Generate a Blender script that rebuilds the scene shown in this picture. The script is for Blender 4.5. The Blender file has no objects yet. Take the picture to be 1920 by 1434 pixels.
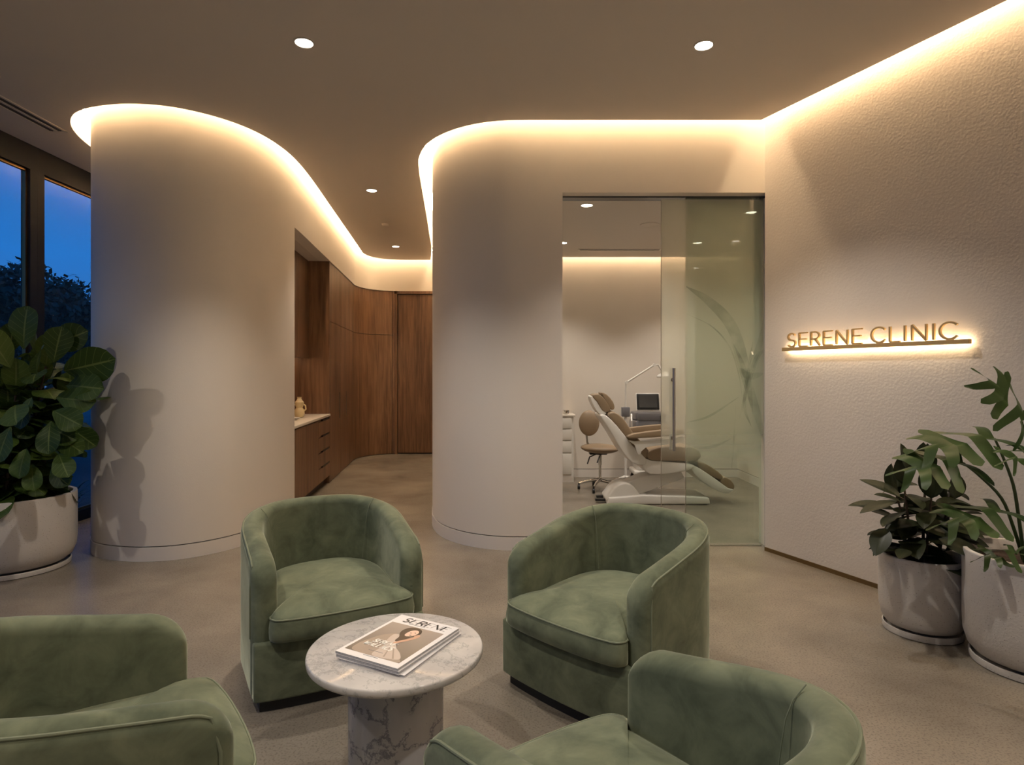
import bpy, bmesh, math, random
from mathutils import Vector, Matrix, noise
PI = math.pi
random.seed(7)
scn = bpy.context.scene
COL = scn.collection

# ------------------------------------------------------------------ camera
F = 1150.0; CH = 1.40; Y0 = 700.0
cam = bpy.data.cameras.new('camera'); co = bpy.data.objects.new('camera', cam); COL.objects.link(co)
co.location = (0, 0, CH); co.rotation_euler = (PI/2, 0, 0)
cam.sensor_width = 36; cam.lens = 36*F/1920; cam.shift_y = -(717-Y0)/1920.0; cam.clip_start = .05; cam.clip_end = 300
scn.camera = co
def at(px, py, Y):
    "world point at depth Y measured off the photograph"
    return Vector(((px-960)/F*Y, Y, CH-(py-Y0)/F*Y))

# ------------------------------------------------------------------ materials
def new_mat(name):
    m = bpy.data.materials.new(name); m.use_nodes = True
    nt = m.node_tree; b = nt.nodes['Principled BSDF']
    return m, nt, b
def lin(r, g, b):
    f = lambda c: (c/255/12.92) if c/255 <= .04045 else ((c/255+.055)/1.055)**2.4
    return (f(r), f(g), f(b), 1)
def N(nt, t, **kw):
    n = nt.nodes.new(t)
    for k, v in kw.items():
        if k.startswith('i_'):
            n.inputs[k[2:].replace('_', ' ')].default_value = v
        else: setattr(n, k, v)
    return n
def simple(name, col, rough=.5, metal=0, spec=.5, bump=0, bscale=40, var=0, vscale=3, sheen=0, coat=0, dist=.01):
    m, nt, b = new_mat(name)
    b.inputs['Base Color'].default_value = col; b.inputs['Roughness'].default_value = rough
    b.inputs['Metallic'].default_value = metal; b.inputs['Specular IOR Level'].default_value = spec
    b.inputs['Coat Weight'].default_value = coat
    tc = N(nt, 'ShaderNodeTexCoord')
    if var:
        n = N(nt, 'ShaderNodeTexNoise', i_Scale=vscale, i_Detail=6.0)
        nt.links.new(tc.outputs['Object'], n.inputs['Vector'])
        r = N(nt, 'ShaderNodeValToRGB'); r.color_ramp.elements[0].position = .3; r.color_ramp.elements[1].position = .7
        r.color_ramp.elements[0].color = tuple(c*(1-var) for c in col[:3])+(1,)
        r.color_ramp.elements[1].color = tuple(min(1, c*(1+var)) for c in col[:3])+(1,)
        nt.links.new(n.outputs['Fac'], r.inputs['Fac']); nt.links.new(r.outputs['Color'], b.inputs['Base Color'])
    if bump:
        n = N(nt, 'ShaderNodeTexNoise', i_Scale=bscale, i_Detail=4.0)
        nt.links.new(tc.outputs['Object'], n.inputs['Vector'])
        bp = N(nt, 'ShaderNodeBump', i_Strength=bump, i_Distance=dist)
        nt.links.new(n.outputs['Fac'], bp.inputs['Height']); nt.links.new(bp.outputs['Normal'], b.inputs['Normal'])
    return m
def emis(name, col, s):
    m, nt, b = new_mat(name)
    b.inputs['Base Color'].default_value = (.8, .8, .8, 1)
    b.inputs['Emission Color'].default_value = col; b.inputs['Emission Strength'].default_value = s
    return m
WARM = (1, .73, .44, 1)
M = {}
M['wall'] = simple('limewash plaster', (.70, .64, .57, 1), .85, bump=.06, bscale=120, var=.02, vscale=1.2)
M['wall_tex'] = simple('hand trowelled plaster', (.66, .60, .54, 1), .85, bump=.2, bscale=60, var=.03, vscale=2, dist=.012)
M['ceil'] = simple('painted ceiling', (.62, .56, .50, 1), .9)
M['base'] = simple('painted baseboard', (.68, .63, .58, 1), .6)
M['gap'] = simple('shadow gap', (.09, .08, .075, 1), .8)
M['bronze'] = simple('bronze trim', (.22, .15, .07, 1), .35, metal=.9)
M['brass'] = simple('brushed brass', (.52, .35, .155, 1), .5, metal=.35)
M['alu'] = simple('dark aluminium frame', (.008, .009, .011, 1), .5, spec=.25)
M['steel'] = simple('brushed steel', (.45, .42, .38, 1), .3, metal=1)
M['chrome'] = simple('chrome', (.6, .58, .55, 1), .15, metal=1)
M['white_pl'] = simple('white plastic', (.72, .69, .65, 1), .3)
M['white_lac'] = simple('white lacquer', (.70, .66, .60, 1), .35)
M['black'] = simple('black plastic', (.012, .012, .013, 1), .4)
M['screen'] = simple('dark screen glass', (.05, .05, .05, 1), .12)
M['greymach'] = simple('grey machine plastic', (.17, .165, .18, 1), .35)
M['tan'] = simple('tan upholstery', (.26, .185, .115, 1), .45, bump=.05, bscale=150)
M['plinth'] = simple('black plinth', (.008, .008, .009, 1), .5)
M['pot'] = simple('speckled stone pot', (.52, .49, .46, 1), .6, bump=.15, bscale=90)
M['soil'] = simple('potting soil', (.035, .018, .009, 1), .95, bump=1, bscale=60)
M['bark'] = simple('woody stem', (.05, .032, .018, 1), .8, bump=.4, bscale=60)
M['gstem'] = simple('green stem', (.03, .06, .014, 1), .45)
M['paper'] = simple('magazine paper', (.80, .77, .76, 1), .35)
M['pages'] = simple('page edges', (.45, .44, .46, 1), .6, var=.2, vscale=200)
M['cream'] = simple('cream ceramic', (.75, .62, .35, 1), .4)
M['stone'] = simple('pale quartz worktop', (.72, .66, .58, 1), .3)
M['led'] = emis('led strip', WARM, 78)
M['led_room'] = emis('led strip treatment room', (1, .76, .50, 1), 45)
M['led_sign'] = emis('sign led', (1, .76, .46, 1), 30)
M['led_niche'] = emis('cabinet led', (1, .60, .32, 1), 12)
M['lamp'] = emis('downlight lens', (1, .90, .74, 1), 22)
M['grass_out'] = simple('dark garden ground', (.05, .06, .06, 1), .6, var=.4, vscale=.6)
M['tree'] = simple('night tree leaves', (.035, .065, .035, 1), .6, var=.5, vscale=2)
M['strap'] = simple('garden strap leaves', (.03, .06, .035, 1), .5)

# pot speckles
def speckle(m, dark, scale, thr):
    nt = m.node_tree; b = nt.nodes['Principled BSDF']
    tc = N(nt, 'ShaderNodeTexCoord')
    v = N(nt, 'ShaderNodeTexVoronoi', i_Scale=scale); nt.links.new(tc.outputs['Object'], v.inputs['Vector'])
    r = N(nt, 'ShaderNodeValToRGB'); r.color_ramp.elements[0].position = thr; r.color_ramp.elements[1].position = thr+.05
    r.color_ramp.elements[0].color = dark; r.color_ramp.elements[1].color = b.inputs['Base Color'].default_value
    nt.links.new(v.outputs['Distance'], r.inputs['Fac']); nt.links.new(r.outputs['Color'], b.inputs['Base Color'])
speckle(M['pot'], (.30, .27, .24, 1), 70, .12)

# concrete floor
def floor_mat():
    m, nt, b = new_mat('polished concrete'); L = nt.links
    tc = N(nt, 'ShaderNodeTexCoord')
    n1 = N(nt, 'ShaderNodeTexNoise', i_Scale=1.3, i_Detail=5.0, i_Roughness=.55, i_Distortion=.15); L.new(tc.outputs['Object'], n1.inputs['Vector'])
    r1 = N(nt, 'ShaderNodeValToRGB'); e = r1.color_ramp.elements
    e[0].position = .12; e[0].color = (.10, .085, .068, 1); e[1].position = .88; e[1].color = (.33, .285, .228, 1)
    L.new(n1.outputs['Fac'], r1.inputs['Fac'])
    n2 = N(nt, 'ShaderNodeTexNoise', i_Scale=110.0, i_Detail=2.0); L.new(tc.outputs['Object'], n2.inputs['Vector'])
    r2 = N(nt, 'ShaderNodeValToRGB'); e = r2.color_ramp.elements
    e[0].position = .33; e[0].color = (.5, .48, .45, 1); e[1].position = .5; e[1].color = (1, 1, 1, 1)
    L.new(n2.outputs['Fac'], r2.inputs['Fac'])
    mx = N(nt, 'ShaderNodeMixRGB', blend_type='MULTIPLY'); mx.inputs['Fac'].default_value = .55
    L.new(r1.outputs['Color'], mx.inputs['Color1']); L.new(r2.outputs['Color'], mx.inputs['Color2'])
    # pitted patches
    v = N(nt, 'ShaderNodeTexVoronoi', i_Scale=75.0); L.new(tc.outputs['Object'], v.inputs['Vector'])
    rv = N(nt, 'ShaderNodeValToRGB'); e = rv.color_ramp.elements; e[0].position = .12; e[0].color = (1, 1, 1, 1); e[1].position = .2; e[1].color = (0, 0, 0, 1)
    L.new(v.outputs['Distance'], rv.inputs['Fac'])
    n3 = N(nt, 'ShaderNodeTexNoise', i_Scale=1.6, i_Detail=3.0); L.new(tc.outputs['Object'], n3.inputs['Vector'])
    r3 = N(nt, 'ShaderNodeValToRGB'); e = r3.color_ramp.elements; e[0].position = .55; e[0].color = (0, 0, 0, 1); e[1].position = .9; e[1].color = (.5, .5, .5, 1)
    L.new(n3.outputs['Fac'], r3.inputs['Fac'])
    mu = N(nt, 'ShaderNodeMath', operation='MULTIPLY'); L.new(rv.outputs['Color'], mu.inputs[0]); L.new(r3.outputs['Color'], mu.inputs[1])
    mx2 = N(nt, 'ShaderNodeMixRGB'); L.new(mu.outputs[0], mx2.inputs['Fac']); L.new(mx.outputs['Color'], mx2.inputs['Color1']); mx2.inputs['Color2'].default_value = (.17, .145, .115, 1)
    L.new(mx2.outputs['Color'], b.inputs['Base Color'])
    r4 = N(nt, 'ShaderNodeValToRGB'); e = r4.color_ramp.elements; e[0].color = (.25, .25, .25, 1); e[1].color = (.31, .31, .31, 1)
    L.new(n1.outputs['Fac'], r4.inputs['Fac']); b.inputs['Roughness'].default_value = .27
    bp = N(nt, 'ShaderNodeBump', i_Strength=.08, i_Distance=.01); L.new(n2.outputs['Fac'], bp.inputs['Height']); L.new(bp.outputs['Normal'], b.inputs['Normal'])
    return m
M['floor'] = floor_mat()

def wood_mat(name, c0, c1, rot=0):
    m, nt, b = new_mat(name); L = nt.links
    tc = N(nt, 'ShaderNodeTexCoord')
    mp = N(nt, 'ShaderNodeMapping'); mp.inputs['Scale'].default_value = (1, 1, .06); L.new(tc.outputs['Object'], mp.inputs['Vector'])
    n = N(nt, 'ShaderNodeTexNoise', i_Scale=34.0, i_Detail=5.0, i_Roughness=.6, i_Distortion=.4); L.new(mp.outputs['Vector'], n.inputs['Vector'])
    n2 = N(nt, 'ShaderNodeTexNoise', i_Scale=7.0, i_Detail=2.0); L.new(mp.outputs['Vector'], n2.inputs['Vector'])
    ad = N(nt, 'ShaderNodeMixRGB'); ad.inputs['Fac'].default_value = .4; L.new(n.outputs['Fac'], ad.inputs['Color1']); L.new(n2.outputs['Fac'], ad.inputs['Color2'])
    r = N(nt, 'ShaderNodeValToRGB'); e = r.color_ramp.elements
    e[0].position = .36; e[0].color = c0; e[1].position = .62; e[1].color = c1
    L.new(ad.outputs['Color'], r.inputs['Fac']); L.new(r.outputs['Color'], b.inputs['Base Color'])
    b.inputs['Roughness'].default_value = .45
    bp = N(nt, 'ShaderNodeBump', i_Strength=.08, i_Distance=.005); L.new(n.outputs['Fac'], bp.inputs['Height']); L.new(bp.outputs['Normal'], b.inputs['Normal'])
    return m
M['wood'] = wood_mat('walnut veneer', (.085, .040, .019, 1), (.225, .122, .062, 1))
M['wood2'] = wood_mat('walnut door veneer', (.070, .033, .016, 1), (.185, .098, .050, 1))

def velvet_mat():
    m, nt, b = new_mat('sage velvet'); L = nt.links
    tc = N(nt, 'ShaderNodeTexCoord')
    n1 = N(nt, 'ShaderNodeTexNoise', i_Scale=7.5, i_Detail=5.0, i_Roughness=.62, i_Distortion=.5); L.new(tc.outputs['Object'], n1.inputs['Vector'])
    r1 = N(nt, 'ShaderNodeValToRGB'); e = r1.color_ramp.elements
    e[0].position = .28; e[0].color = (.080, .095, .060, 1); e[1].position = .7; e[1].color = (.19, .21, .132, 1)
    L.new(n1.outputs['Fac'], r1.inputs['Fac']); L.new(r1.outputs['Color'], b.inputs['Base Color'])
    b.inputs['Roughness'].default_value = .85; b.inputs['Specular IOR Level'].default_value = .2
    b.inputs['Sheen Weight'].default_value = .7; b.inputs['Sheen Roughness'].default_value = .35
    b.inputs['Sheen Tint'].default_value = (.70, .74, .58, 1)
    n2 = N(nt, 'ShaderNodeTexNoise', i_Scale=9.0, i_Detail=3.0); L.new(tc.outputs['Object'], n2.inputs['Vector'])
    bp = N(nt, 'ShaderNodeBump', i_Strength=.18, i_Distance=.02); L.new(n2.outputs['Fac'], bp.inputs['Height']); L.new(bp.outputs['Normal'], b.inputs['Normal'])
    return m
M['velvet'] = velvet_mat()
M['piping'] = simple('velvet piping', (.17, .19, .12, 1), .6, sheen=.5)

def marble_mat(name, base, vein, scale):
    m, nt, b = new_mat(name); L = nt.links
    tc = N(nt, 'ShaderNodeTexCoord')
    mp = N(nt, 'ShaderNodeMapping'); mp.inputs['Rotation'].default_value = (.3, .2, .5); L.new(tc.outputs['Object'], mp.inputs['Vector'])
    n0 = N(nt, 'ShaderNodeTexNoise', i_Scale=scale*1.0, i_Detail=6.0, i_Roughness=.65); L.new(mp.outputs['Vector'], n0.inputs['Vector'])
    ad = N(nt, 'ShaderNodeMixRGB', blend_type='LINEAR_LIGHT'); ad.inputs['Fac'].default_value = .12
    L.new(mp.outputs['Vector'], ad.inputs['Color1']); L.new(n0.outputs['Color'], ad.inputs['Color2'])
    st = N(nt, 'ShaderNodeMapping'); st.inputs['Scale'].default_value = (.55, 1.25, .9); L.new(ad.outputs['Color'], st.inputs['Vector'])
    v = N(nt, 'ShaderNodeTexNoise', i_Scale=scale*1.6, i_Detail=7.0, i_Roughness=.55); L.new(st.outputs['Vector'], v.inputs['Vector'])
    s = N(nt, 'ShaderNodeMath', operation='SUBTRACT'); s.inputs[1].default_value = .5; L.new(v.outputs['Fac'], s.inputs[0])
    a = N(nt, 'ShaderNodeMath', operation='ABSOLUTE'); L.new(s.outputs[0], a.inputs[0])
    r = N(nt, 'ShaderNodeValToRGB'); e = r.color_ramp.elements
    e[0].position = 0; e[0].color = vein; e[1].position = .03; e[1].color = base
    L.new(a.outputs[0], r.inputs['Fac'])
    n3 = N(nt, 'ShaderNodeTexNoise', i_Scale=scale*.8, i_Detail=4.0); L.new(mp.outputs['Vector'], n3.inputs['Vector'])
    r3 = N(nt, 'ShaderNodeValToRGB'); e = r3.color_ramp.elements; e[0].position = .3; e[0].color = (.70, .70, .72, 1); e[1].position = .65; e[1].color = (1, 1, 1, 1)
    L.new(n3.outputs['Fac'], r3.inputs['Fac'])
    mx = N(nt, 'ShaderNodeMixRGB', blend_type='MULTIPLY'); mx.inputs['Fac'].default_value = .8
    L.new(r.outputs['Color'], mx.inputs['Color1']); L.new(r3.outputs['Color'], mx.inputs['Color2'])
    L.new(mx.outputs['Color'], b.inputs['Base Color']); b.inputs['Roughness'].default_value = .06
    return m
M['marble'] = marble_mat('veined marble', (.64, .60, .56, 1), (.44, .42, .39, 1), 8)
M['marble_ped'] = marble_mat('veined marble pedestal lit blue', (.50, .49, .50, 1), (.20, .20, .23, 1), 5)  # blue light painted into the colour: bluish, darker copy of the tabletop marble

def leaf_mat(name, c0, c1, vein, rough=.35, nv=7):
    m, nt, b = new_mat(name); L = nt.links
    g = N(nt, 'ShaderNodeNewGeometry')
    r = N(nt, 'ShaderNodeValToRGB'); e = r.color_ramp.elements; e[0].color = c0; e[1].color = c1
    L.new(g.outputs['Random Per Island'], r.inputs['Fac'])
    uv = N(nt, 'ShaderNodeUVMap'); sx = N(nt, 'ShaderNodeSeparateXYZ'); L.new(uv.outputs['UV'], sx.inputs[0])
    # y: -1..1 across stored as 0..1
    s = N(nt, 'ShaderNodeMath', operation='SUBTRACT'); s.inputs[1].default_value = .5; L.new(sx.outputs['Y'], s.inputs[0])
    a = N(nt, 'ShaderNodeMath', operation='ABSOLUTE'); L.new(s.outputs[0], a.inputs[0])
    mid = N(nt, 'ShaderNodeMath', operation='LESS_THAN'); mid.inputs[1].default_value = .028; L.new(a.outputs[0], mid.inputs[0])
    k = N(nt, 'ShaderNodeMath', operation='MULTIPLY_ADD'); L.new(a.outputs[0], k.inputs[0]); k.inputs[1].default_value = -.45; L.new(sx.outputs['X'], k.inputs[2])
    k2 = N(nt, 'ShaderNodeMath', operation='MULTIPLY'); k2.inputs[1].default_value = nv; L.new(k.outputs[0], k2.inputs[0])
    fr = N(nt, 'ShaderNodeMath', operation='FRACT'); L.new(k2.outputs[0], fr.inputs[0])
    lt = N(nt, 'ShaderNodeMath', operation='LESS_THAN'); lt.inputs[1].default_value = .09; L.new(fr.outputs[0], lt.inputs[0])
    h = N(nt, 'ShaderNodeMath', operation='MULTIPLY'); h.inputs[1].default_value = .6; L.new(lt.outputs[0], h.inputs[0])
    mxm = N(nt, 'ShaderNodeMath', operation='MAXIMUM'); L.new(mid.outputs[0], mxm.inputs[0]); L.new(h.outputs[0], mxm.inputs[1])
    mx = N(nt, 'ShaderNodeMixRGB'); L.new(mxm.outputs[0], mx.inputs['Fac']); L.new(r.outputs['Color'], mx.inputs['Color1']); mx.inputs['Color2'].default_value = vein
    L.new(mx.outputs['Color'], b.inputs['Base Color'])
    b.inputs['Roughness'].default_value = rough; b.inputs['Specular IOR Level'].default_value = .3
    tr = N(nt, 'ShaderNodeBsdfTranslucent'); L.new(mx.outputs['Color'], tr.inputs['Color'])
    ms = N(nt, 'ShaderNodeMixShader'); ms.inputs['Fac'].default_value = .25
    out = nt.nodes['Material Output']
    L.new(b.outputs[0], ms.inputs[1]); L.new(tr.outputs[0], ms.inputs[2]); L.new(ms.outputs[0], out.inputs['Surface'])
    return m
M['fig'] = leaf_mat('fiddle leaf', (.022, .048, .008, 1), (.065, .11, .016, 1), (.11, .15, .04, 1), .5)
M['rubber'] = leaf_mat('rubber plant leaf', (.007, .012, .006, 1), (.018, .028, .011, 1), (.035, .042, .018, 1), .38, 0.01)
M['monst'] = leaf_mat('monstera leaf', (.011, .032, .008, 1), (.028, .060, .013, 1), (.06, .10, .03, 1), .35, 0.01)

def glass_mat(name, tint, refl=1.0, frost=None):
    m, nt, b = new_mat(name); L = nt.links
    nt.nodes.remove(b); out = nt.nodes['Material Output']
    t = N(nt, 'ShaderNodeBsdfTransparent'); t.inputs['Color'].default_value = tint
    g = N(nt, 'ShaderNodeBsdfGlossy'); g.inputs['Roughness'].default_value = .01
    fr = N(nt, 'ShaderNodeFresnel'); fr.inputs['IOR'].default_value = 1.5
    mu = N(nt, 'ShaderNodeMath', operation='MULTIPLY'); mu.inputs[1].default_value = refl; L.new(fr.outputs[0], mu.inputs[0])
    gm = N(nt, 'ShaderNodeNewGeometry'); ib = N(nt, 'ShaderNodeMath', operation='SUBTRACT'); ib.inputs[0].default_value = 1; L.new(gm.outputs['Backfacing'], ib.inputs[1])
    m2 = N(nt, 'ShaderNodeMath', operation='MULTIPLY'); L.new(mu.outputs[0], m2.inputs[0]); L.new(ib.outputs[0], m2.inputs[1]); mu = m2
    ms = N(nt, 'ShaderNodeMixShader'); L.new(mu.outputs[0], ms.inputs['Fac'])
    last = t
    if frost:
        # film that is clear near the floor and milky above
        tc = N(nt, 'ShaderNodeTexCoord'); sx = N(nt, 'ShaderNodeSeparateXYZ'); L.new(tc.outputs['Object'], sx.inputs[0])
        mr = N(nt, 'ShaderNodeMapRange'); mr.interpolation_type = 'SMOOTHSTEP'
        mr.inputs['From Min'].default_value = frost[1]; mr.inputs['From Max'].default_value = frost[2]; mr.inputs['To Max'].default_value = frost[3]
        L.new(sx.outputs['Z'], mr.inputs['Value'])
        d = N(nt, 'ShaderNodeBsdfTranslucent'); d.inputs['Color'].default_value = frost[0]
        d2 = N(nt, 'ShaderNodeBsdfDiffuse'); d2.inputs['Color'].default_value = frost[0]
        md = N(nt, 'ShaderNodeMixShader'); md.inputs['Fac'].default_value = .35; L.new(d.outputs[0], md.inputs[1]); L.new(d2.outputs[0], md.inputs[2])
        mf = N(nt, 'ShaderNodeMixShader'); L.new(mr.outputs[0], mf.inputs['Fac']); L.new(t.outputs[0], mf.inputs[1]); L.new(md.outputs[0], mf.inputs[2])
        last = mf
    L.new(last.outputs[0], ms.inputs[1]); L.new(g.outputs[0], ms.inputs[2]); L.new(ms.outputs[0], out.inputs['Surface'])
    return m
M['glass'] = glass_mat('window glass', (.93, .95, .95, 1), 1.3)
M['glass_slide'] = glass_mat('sliding door glass with film', (.95, .96, .94, 1), .7, ((.80, .78, .66, 1), .62, .98, .35))
M['glass_fix'] = glass_mat('fixed glass with green film', (.90, .95, .90, 1), .8, ((.50, .55, .46, 1), .55, 1.0, .62))
def motif_mat():
    m, nt, b = new_mat('etched grass print'); L = nt.links
    nt.nodes.remove(b); out = nt.nodes['Material Output']
    t = N(nt, 'ShaderNodeBsdfTransparent'); d = N(nt, 'ShaderNodeBsdfDiffuse'); d.inputs['Color'].default_value = (.15, .19, .13, 1)
    tc = N(nt, 'ShaderNodeTexCoord'); n = N(nt, 'ShaderNodeTexNoise', i_Scale=6.0, i_Detail=4.0); L.new(tc.outputs['Object'], n.inputs['Vector'])
    mr = N(nt, 'ShaderNodeMapRange'); mr.inputs['From Min'].default_value = .35; mr.inputs['From Max'].default_value = .7; mr.inputs['To Min'].default_value = .05; mr.inputs['To Max'].default_value = .42
    L.new(n.outputs['Fac'], mr.inputs['Value'])
    ms = N(nt, 'ShaderNodeMixShader'); L.new(mr.outputs[0], ms.inputs['Fac']); L.new(t.outputs[0], ms.inputs[1]); L.new(d.outputs[0], ms.inputs[2])
    L.new(ms.outputs[0], out.inputs['Surface']); return m
M['motif'] = motif_mat()
def flat(name, c, rough=.4): return simple(name, c, rough)

# ------------------------------------------------------------------ mesh helpers
class MB:
    def __init__(s): s.v = []; s.f = []; s.uv = {}
    def add(s, verts, faces, mat=None):
        o = len(s.v)
        s.v += [tuple((mat @ Vector(p)) if mat else p) for p in verts]
        s.f += [tuple(i+o for i in f) for f in faces]
        return o
    def box(s, x0, x1, y0, y1, z0, z1, mat=None, bev=0, seg=2):
        if bev:
            bm = bmesh.new(); bmesh.ops.create_cube(bm, size=1)
            for v in bm.verts: v.co = Vector(((x0+x1)/2+v.co.x*(x1-x0), (y0+y1)/2+v.co.y*(y1-y0), (z0+z1)/2+v.co.z*(z1-z0)))
            bmesh.ops.bevel(bm, geom=bm.edges[:], offset=bev, segments=seg, affect='EDGES', profile=.5)
            bm.verts.index_update()
            s.add([v.co.copy() for v in bm.verts], [[v.index for v in f.verts] for f in bm.faces], mat); bm.free(); return
        V = [(x, y, z) for z in (z0, z1) for y in (y0, y1) for x in (x0, x1)]
        s.add(V, [(0, 2, 3, 1), (4, 5, 7, 6), (0, 1, 5, 4), (2, 6, 7, 3), (0, 4, 6, 2), (1, 3, 7, 5)], mat)
    def tube(s, pts, r, n=10, mat=None, closed=False, cap=True):
        pts = [Vector(p) for p in pts]; k = len(pts)
        rs = r if isinstance(r, (list, tuple)) else [r]*k
        V = []; Fc = []; prev = None
        for i, p in enumerate(pts):
            if closed: t = pts[(i+1) % k]-pts[i-1]
            else: t = pts[min(i+1, k-1)]-pts[max(i-1, 0)]
            t.normalize()
            if prev is None:
                a = Vector((0, 0, 1)) if abs(t.z) < .9 else Vector((1, 0, 0))
                u = t.cross(a).normalized()
            else:
                u = (prev-t*prev.dot(t)).normalized()
            prev = u; w = t.cross(u)
            for j in range(n):
                an = 2*PI*j/n; V.append(p+(u*math.cos(an)+w*math.sin(an))*rs[i])
        for i in range(k if closed else k-1):
            for j in range(n):
                a = i*n+j; b = i*n+(j+1) % n; c = ((i+1) % k)*n+(j+1) % n; d = ((i+1) % k)*n+j
                Fc.append((a, b, c, d))
        if cap and not closed:
            Fc.append(tuple(range(n))[::-1]); Fc.append(tuple((k-1)*n+j for j in range(n)))
        s.add(V, Fc, mat)
    def lathe(s, prof, n=48, mat=None, cx=0, cy=0):
        V = []; Fc = []; k = len(prof)
        for (r, z) in prof:
            for j in range(n):
                a = 2*PI*j/n; V.append((cx+r*math.cos(a), cy+r*math.sin(a), z))
        for i in range(k-1):
            for j in range(n):
                Fc.append((i*n+j, i*n+(j+1) % n, (i+1)*n+(j+1) % n, (i+1)*n+j))
        if prof[0][0] > 1e-5: Fc.append(tuple(range(n))[::-1])
        if prof[-1][0] > 1e-5: Fc.append(tuple((k-1)*n+j for j in range(n)))
        s.add(V, Fc, mat)
    def prism(s, poly, z0, z1, mat=None):
        n = len(poly)
        V = [(p[0], p[1], z0) for p in poly]+[(p[0], p[1], z1) for p in poly]
        s.add(V, [tuple(range(n))[::-1], tuple(range(n, 2*n))]+[(i, (i+1) % n, n+(i+1) % n, n+i) for i in range(n)], mat)
    def ball(s, c, r, mat=None, n=16):
        r = r if isinstance(r, (tuple, list)) else (r, r, r)
        m = Matrix.Translation(c) @ Matrix.Diagonal((r[0], r[1], r[2], 1))
        pr = [(math.sin(PI*i/n), -math.cos(PI*i/n)) for i in range(n+1)]; pr[0] = (1e-4, -1); pr[-1] = (1e-4, 1)
        s.lathe(pr, n*2, (mat @ m) if mat else m)
    def build(s, name, mat, parent=None, smooth=35, loc=None, bevel=0, recalc=True):
        me = bpy.data.meshes.new(name); me.from_pydata([tuple(v) for v in s.v], [], s.f)
        if recalc or bevel:
            bm = bmesh.new(); bm.from_mesh(me)
            if recalc: bmesh.ops.recalc_face_normals(bm, faces=bm.faces)
            if bevel:
                ed = [e for e in bm.edges if len(e.link_faces) == 2 and e.calc_face_angle(0) > .6]
                bmesh.ops.bevel(bm, geom=ed, offset=bevel, segments=3, affect='EDGES', profile=.5, clamp_overlap=True)
            bm.to_mesh(me); bm.free()
        if smooth:
            me.polygons.foreach_set('use_smooth', [True]*len(me.polygons)); me.set_sharp_from_angle(angle=math.radians(smooth))
        me.materials.append(mat); me.update()
        o = bpy.data.objects.new(name, me); COL.objects.link(o)
        if parent: o.parent = parent
        if loc: o.location = loc
        return o
def tag(o, label=None, cat=None, group=None, kind=None):
    if label: o['label'] = label
    if cat: o['category'] = cat
    if group: o['group'] = group
    if kind: o['kind'] = kind
    return o
def thing(name, label, cat, loc=(0, 0, 0), rz=0, group=None):
    o = bpy.data.objects.new(name, None); COL.objects.link(o); o.empty_display_size = .1
    o.location = loc; o.rotation_euler = (0, 0, rz)
    return tag(o, label, cat, group)
def struct(o): o['kind'] = 'structure'; return o
def copy_tree(o, parent=None):
    c = o.copy(); COL.objects.link(c)
    if parent: c.parent = parent
    for ch in [x for x in bpy.data.objects if x.parent == o]: copy_tree(ch, c)
    return c

# ------------------------------------------------------------------ plan of the building
H = 3.35; GAP = .13; HT = 3.60; OPEN_Z = 2.83
def catmull(P, n=8):
    P = [Vector(p) for p in P]; out = []
    for i in range(len(P)-1):
        p0 = P[i-1] if i > 0 else P[i]*2-P[i+1]; p1 = P[i]; p2 = P[i+1]; p3 = P[i+2] if i+2 < len(P) else P[i+1]*2-P[i]
        for k in range(n):
            t = k/n
            out.append(.5*((2*p1)+(-p0+p2)*t+(2*p0-5*p1+4*p2-p3)*t*t+(-p0+3*p1-3*p2+p3)*t**3))
    out.append(P[-1]); return out
def offset(path, d):
    "shift a plan path to its left (the solid side), mitred"
    out = []; n = len(path)
    for i in range(n):
        a = (path[i]-path[i-1]).normalized() if i > 0 else None
        b = (path[i+1]-path[i]).normalized() if i < n-1 else None
        if a is None: a = b
        if b is None: b = a
        na = Vector((-a.y, a.x)); nb = Vector((-b.y, b.x)); m = (na+nb)
        m = m/m.length; k = max(.3, m.dot(na)); out.append(path[i]+m*(d/k))
    return out
EA = catmull([(-3.78, 7.4), (-3.76, 6.5), (-3.71, 5.8), (-3.62, 5.25), (-3.53, 4.95), (-3.42, 4.75), (-3.28, 4.60), (-3.12, 4.51), (-2.94, 4.455), (-2.76, 4.435),
              (-2.57, 4.46), (-2.41, 4.53), (-2.26, 4.65), (-2.13, 4.82), (-2.04, 5.03), (-1.99, 5.28), (-1.975, 5.6), (-2.005, 6.1), (-2.12, 7.2), (-2.28, 8.7),
              (-2.39, 9.72)], 6)
EB = catmull([(-2.39, 9.72), (-2.41, 9.95), (-2.36, 10.22), (-2.22, 10.42), (-1.98, 10.52), (-1.7, 10.54), (-1.40, 10.54)], 6)
EC = catmull([(-1.40, 10.54), (-1.26, 9.6), (-1.16, 8.6), (-1.05, 7.5), (-.955, 6.5), (-.89, 5.85), (-.83, 5.50), (-.71, 5.19), (-.53, 4.96), (-.32, 4.81), (-.10, 4.735), (.12, 4.72)], 6)
D = Vector((.405, -.9143)).normalized(); NR = Vector((-D.y, D.x))
R0 = Vector((2.003, 4.85))                       # corner of front wall and sign wall
EC = EC+[Vector((.40, 4.72)), Vector((1.916, 4.72))]
RE = R0-NR*GAP+D*8.3
E = EA[:-1]+EB[:-1]+EC+[RE]
WALL = offset(E, GAP)
WIN_X = -4.10; BACK_Y = R0.y+D.y*8.3-.12

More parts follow.
